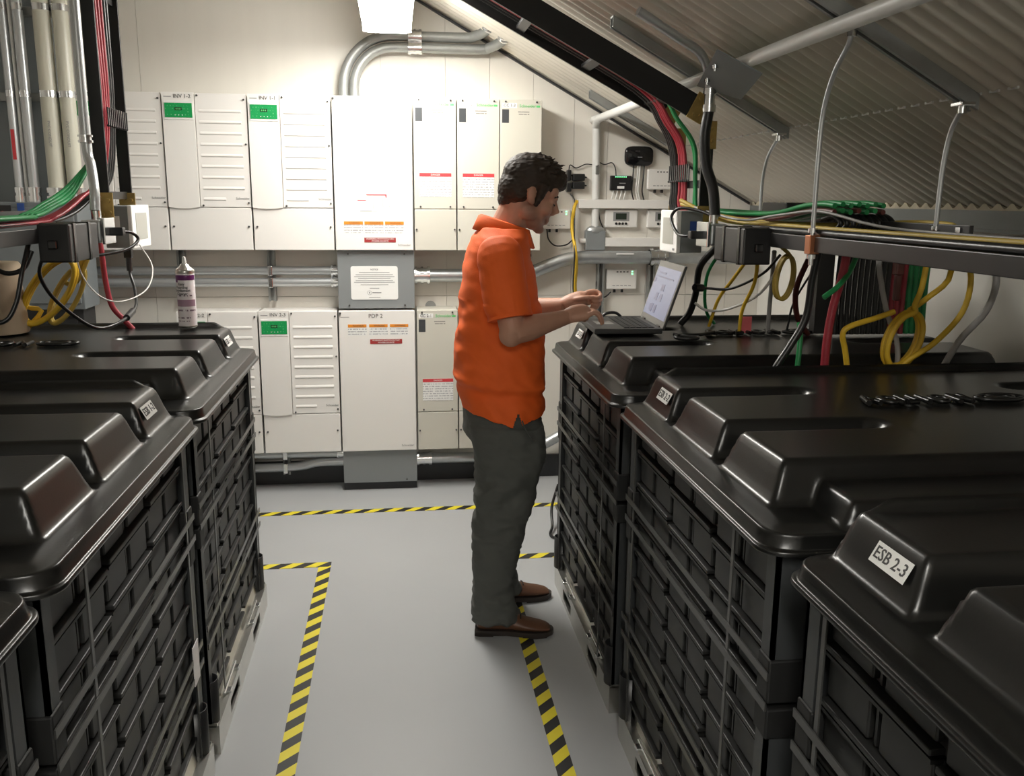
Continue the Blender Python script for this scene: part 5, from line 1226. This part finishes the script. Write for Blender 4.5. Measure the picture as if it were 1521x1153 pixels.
    for y, prof_ in ((3.125, [(0.252, 0.522, 0.090, 0.80), (0.272, 0.532, 0.096, 0.70), (0.272, 0.512, 0.094, 0.60), (0.268, 0.486, 0.090, 0.50), (0.262, 0.462, 0.086, 0.42), (0.262, 0.440, 0.080, 0.33), (0.266, 0.418, 0.074, 0.23), (0.270, 0.412, 0.072, 0.14), (0.264, 0.428, 0.073, 0.085), (0.266, 0.438, 0.073, 0.055)]),
                     (3.355, [(0.27, 0.525, 0.094, 0.80), (0.285, 0.532, 0.096, 0.70), (0.295, 0.52, 0.094, 0.60), (0.30, 0.50, 0.090, 0.50), (0.30, 0.478, 0.086, 0.42), (0.30, 0.462, 0.080, 0.33), (0.305, 0.450, 0.074, 0.23), (0.31, 0.452, 0.072, 0.14), (0.308, 0.465, 0.073, 0.085), (0.31, 0.475, 0.073, 0.055)])):
        t.loft([ering(a, b2, hy, z, cy=y+(CY-y)*max(0, (z-0.5))*0.35, n=32, tilt=0.0) for a, b2, hy, z in prof_])
    def wt(c):
        n1 = N_.noise(Vector((c.x*8+c.z*9, c.y*7, c.z*13-c.x*9)))
        n2 = N_.noise(Vector((c.x*20+c.z*14, c.y*12, c.z*34)))
        low = 1.0+1.5*max(0, 0.26-c.z)/0.26
        knee = math.exp(-((c.z-0.58)/0.10)**2)
        r1 = 1-2*abs(n1); r2 = 1-2*abs(n2)
        return (0.0075*n1+0.0050*r1+0.0045*r2)*low*0.9+0.007*n1*knee-0.004
    tr_ = remesh(t, 'trousers', 'trousers', 0.0055, body, 4, wt)
    MB().tube([(0.432, 3.045, 0.835), (0.446, 3.044, 0.80), (0.472, 3.050, 0.760)], 0.0025, 6).build('pocket_seam', 'trousers', tr_)
    # shoes
    def shoe(x0, y, ang, nm):
        root = link('shoe', None, body); root.location = (x0, y, 0); root.rotation_euler = (0, 0, ang)
        L_ = 0.295
        out = [(0.0, 0.030), (0.02, 0.036), (0.07, 0.036), (0.12, 0.034), (0.18, 0.046), (0.23, 0.049), (0.27, 0.040), (0.29, 0.020), (0.295, 0.004)]
        poly = [(x, -wd) for x, wd in out]+[(x, wd) for x, wd in out[::-1]]
        so = MB(); so.prism(poly, 'z', 0.004, 0.022); so.prism([(x, y_) for x, y_ in poly if x <= 0.10], 'z', 0.0, 0.012); so.prism([(x, y_) for x, y_ in poly if 0.14 < x < 0.28], 'z', 0.0, 0.008)
        so.build('sole', 'sole', root)
        u = MB(); top = [(0.004, 0.075), (0.03, 0.088), (0.07, 0.094), (0.11, 0.092), (0.15, 0.080), (0.19, 0.064), (0.23, 0.054), (0.265, 0.045), (0.285, 0.032)]
        wd = [0.024, 0.034, 0.035, 0.034, 0.040, 0.045, 0.046, 0.038, 0.022]; rings = []
        for (x, zt), w_ in zip(top, wd):
            ring = []
            for k in range(20):
                a = 2*math.pi*k/20; cc, ss = math.cos(a), math.sin(a)
                zz = 0.018+(zt-0.018)*0.5*(1+ss); ww = w_*(1 if ss < 0 else (1-0.42*ss))
                ring.append((x, ww*math.copysign(abs(cc)**0.7, cc), zz))
            rings.append(ring)
        u.loft(rings); up = u.build('upper', 'shoe', root)
        md = up.modifiers.new('ss', 'SUBSURF'); md.levels = 1; md.render_levels = 2
        for k in range(3): MB().tube([(0.135+k*0.018, -0.020, 0.083-k*0.007), (0.135+k*0.018, 0, 0.090-k*0.008), (0.135+k*0.018, 0.020, 0.083-k*0.007)], 0.003, 6).build('lace', 'sole', root)
    shoe(0.272, 3.118, math.radians(-8), 'r'); shoe(0.318, 3.37, math.radians(6), 'l')
man()
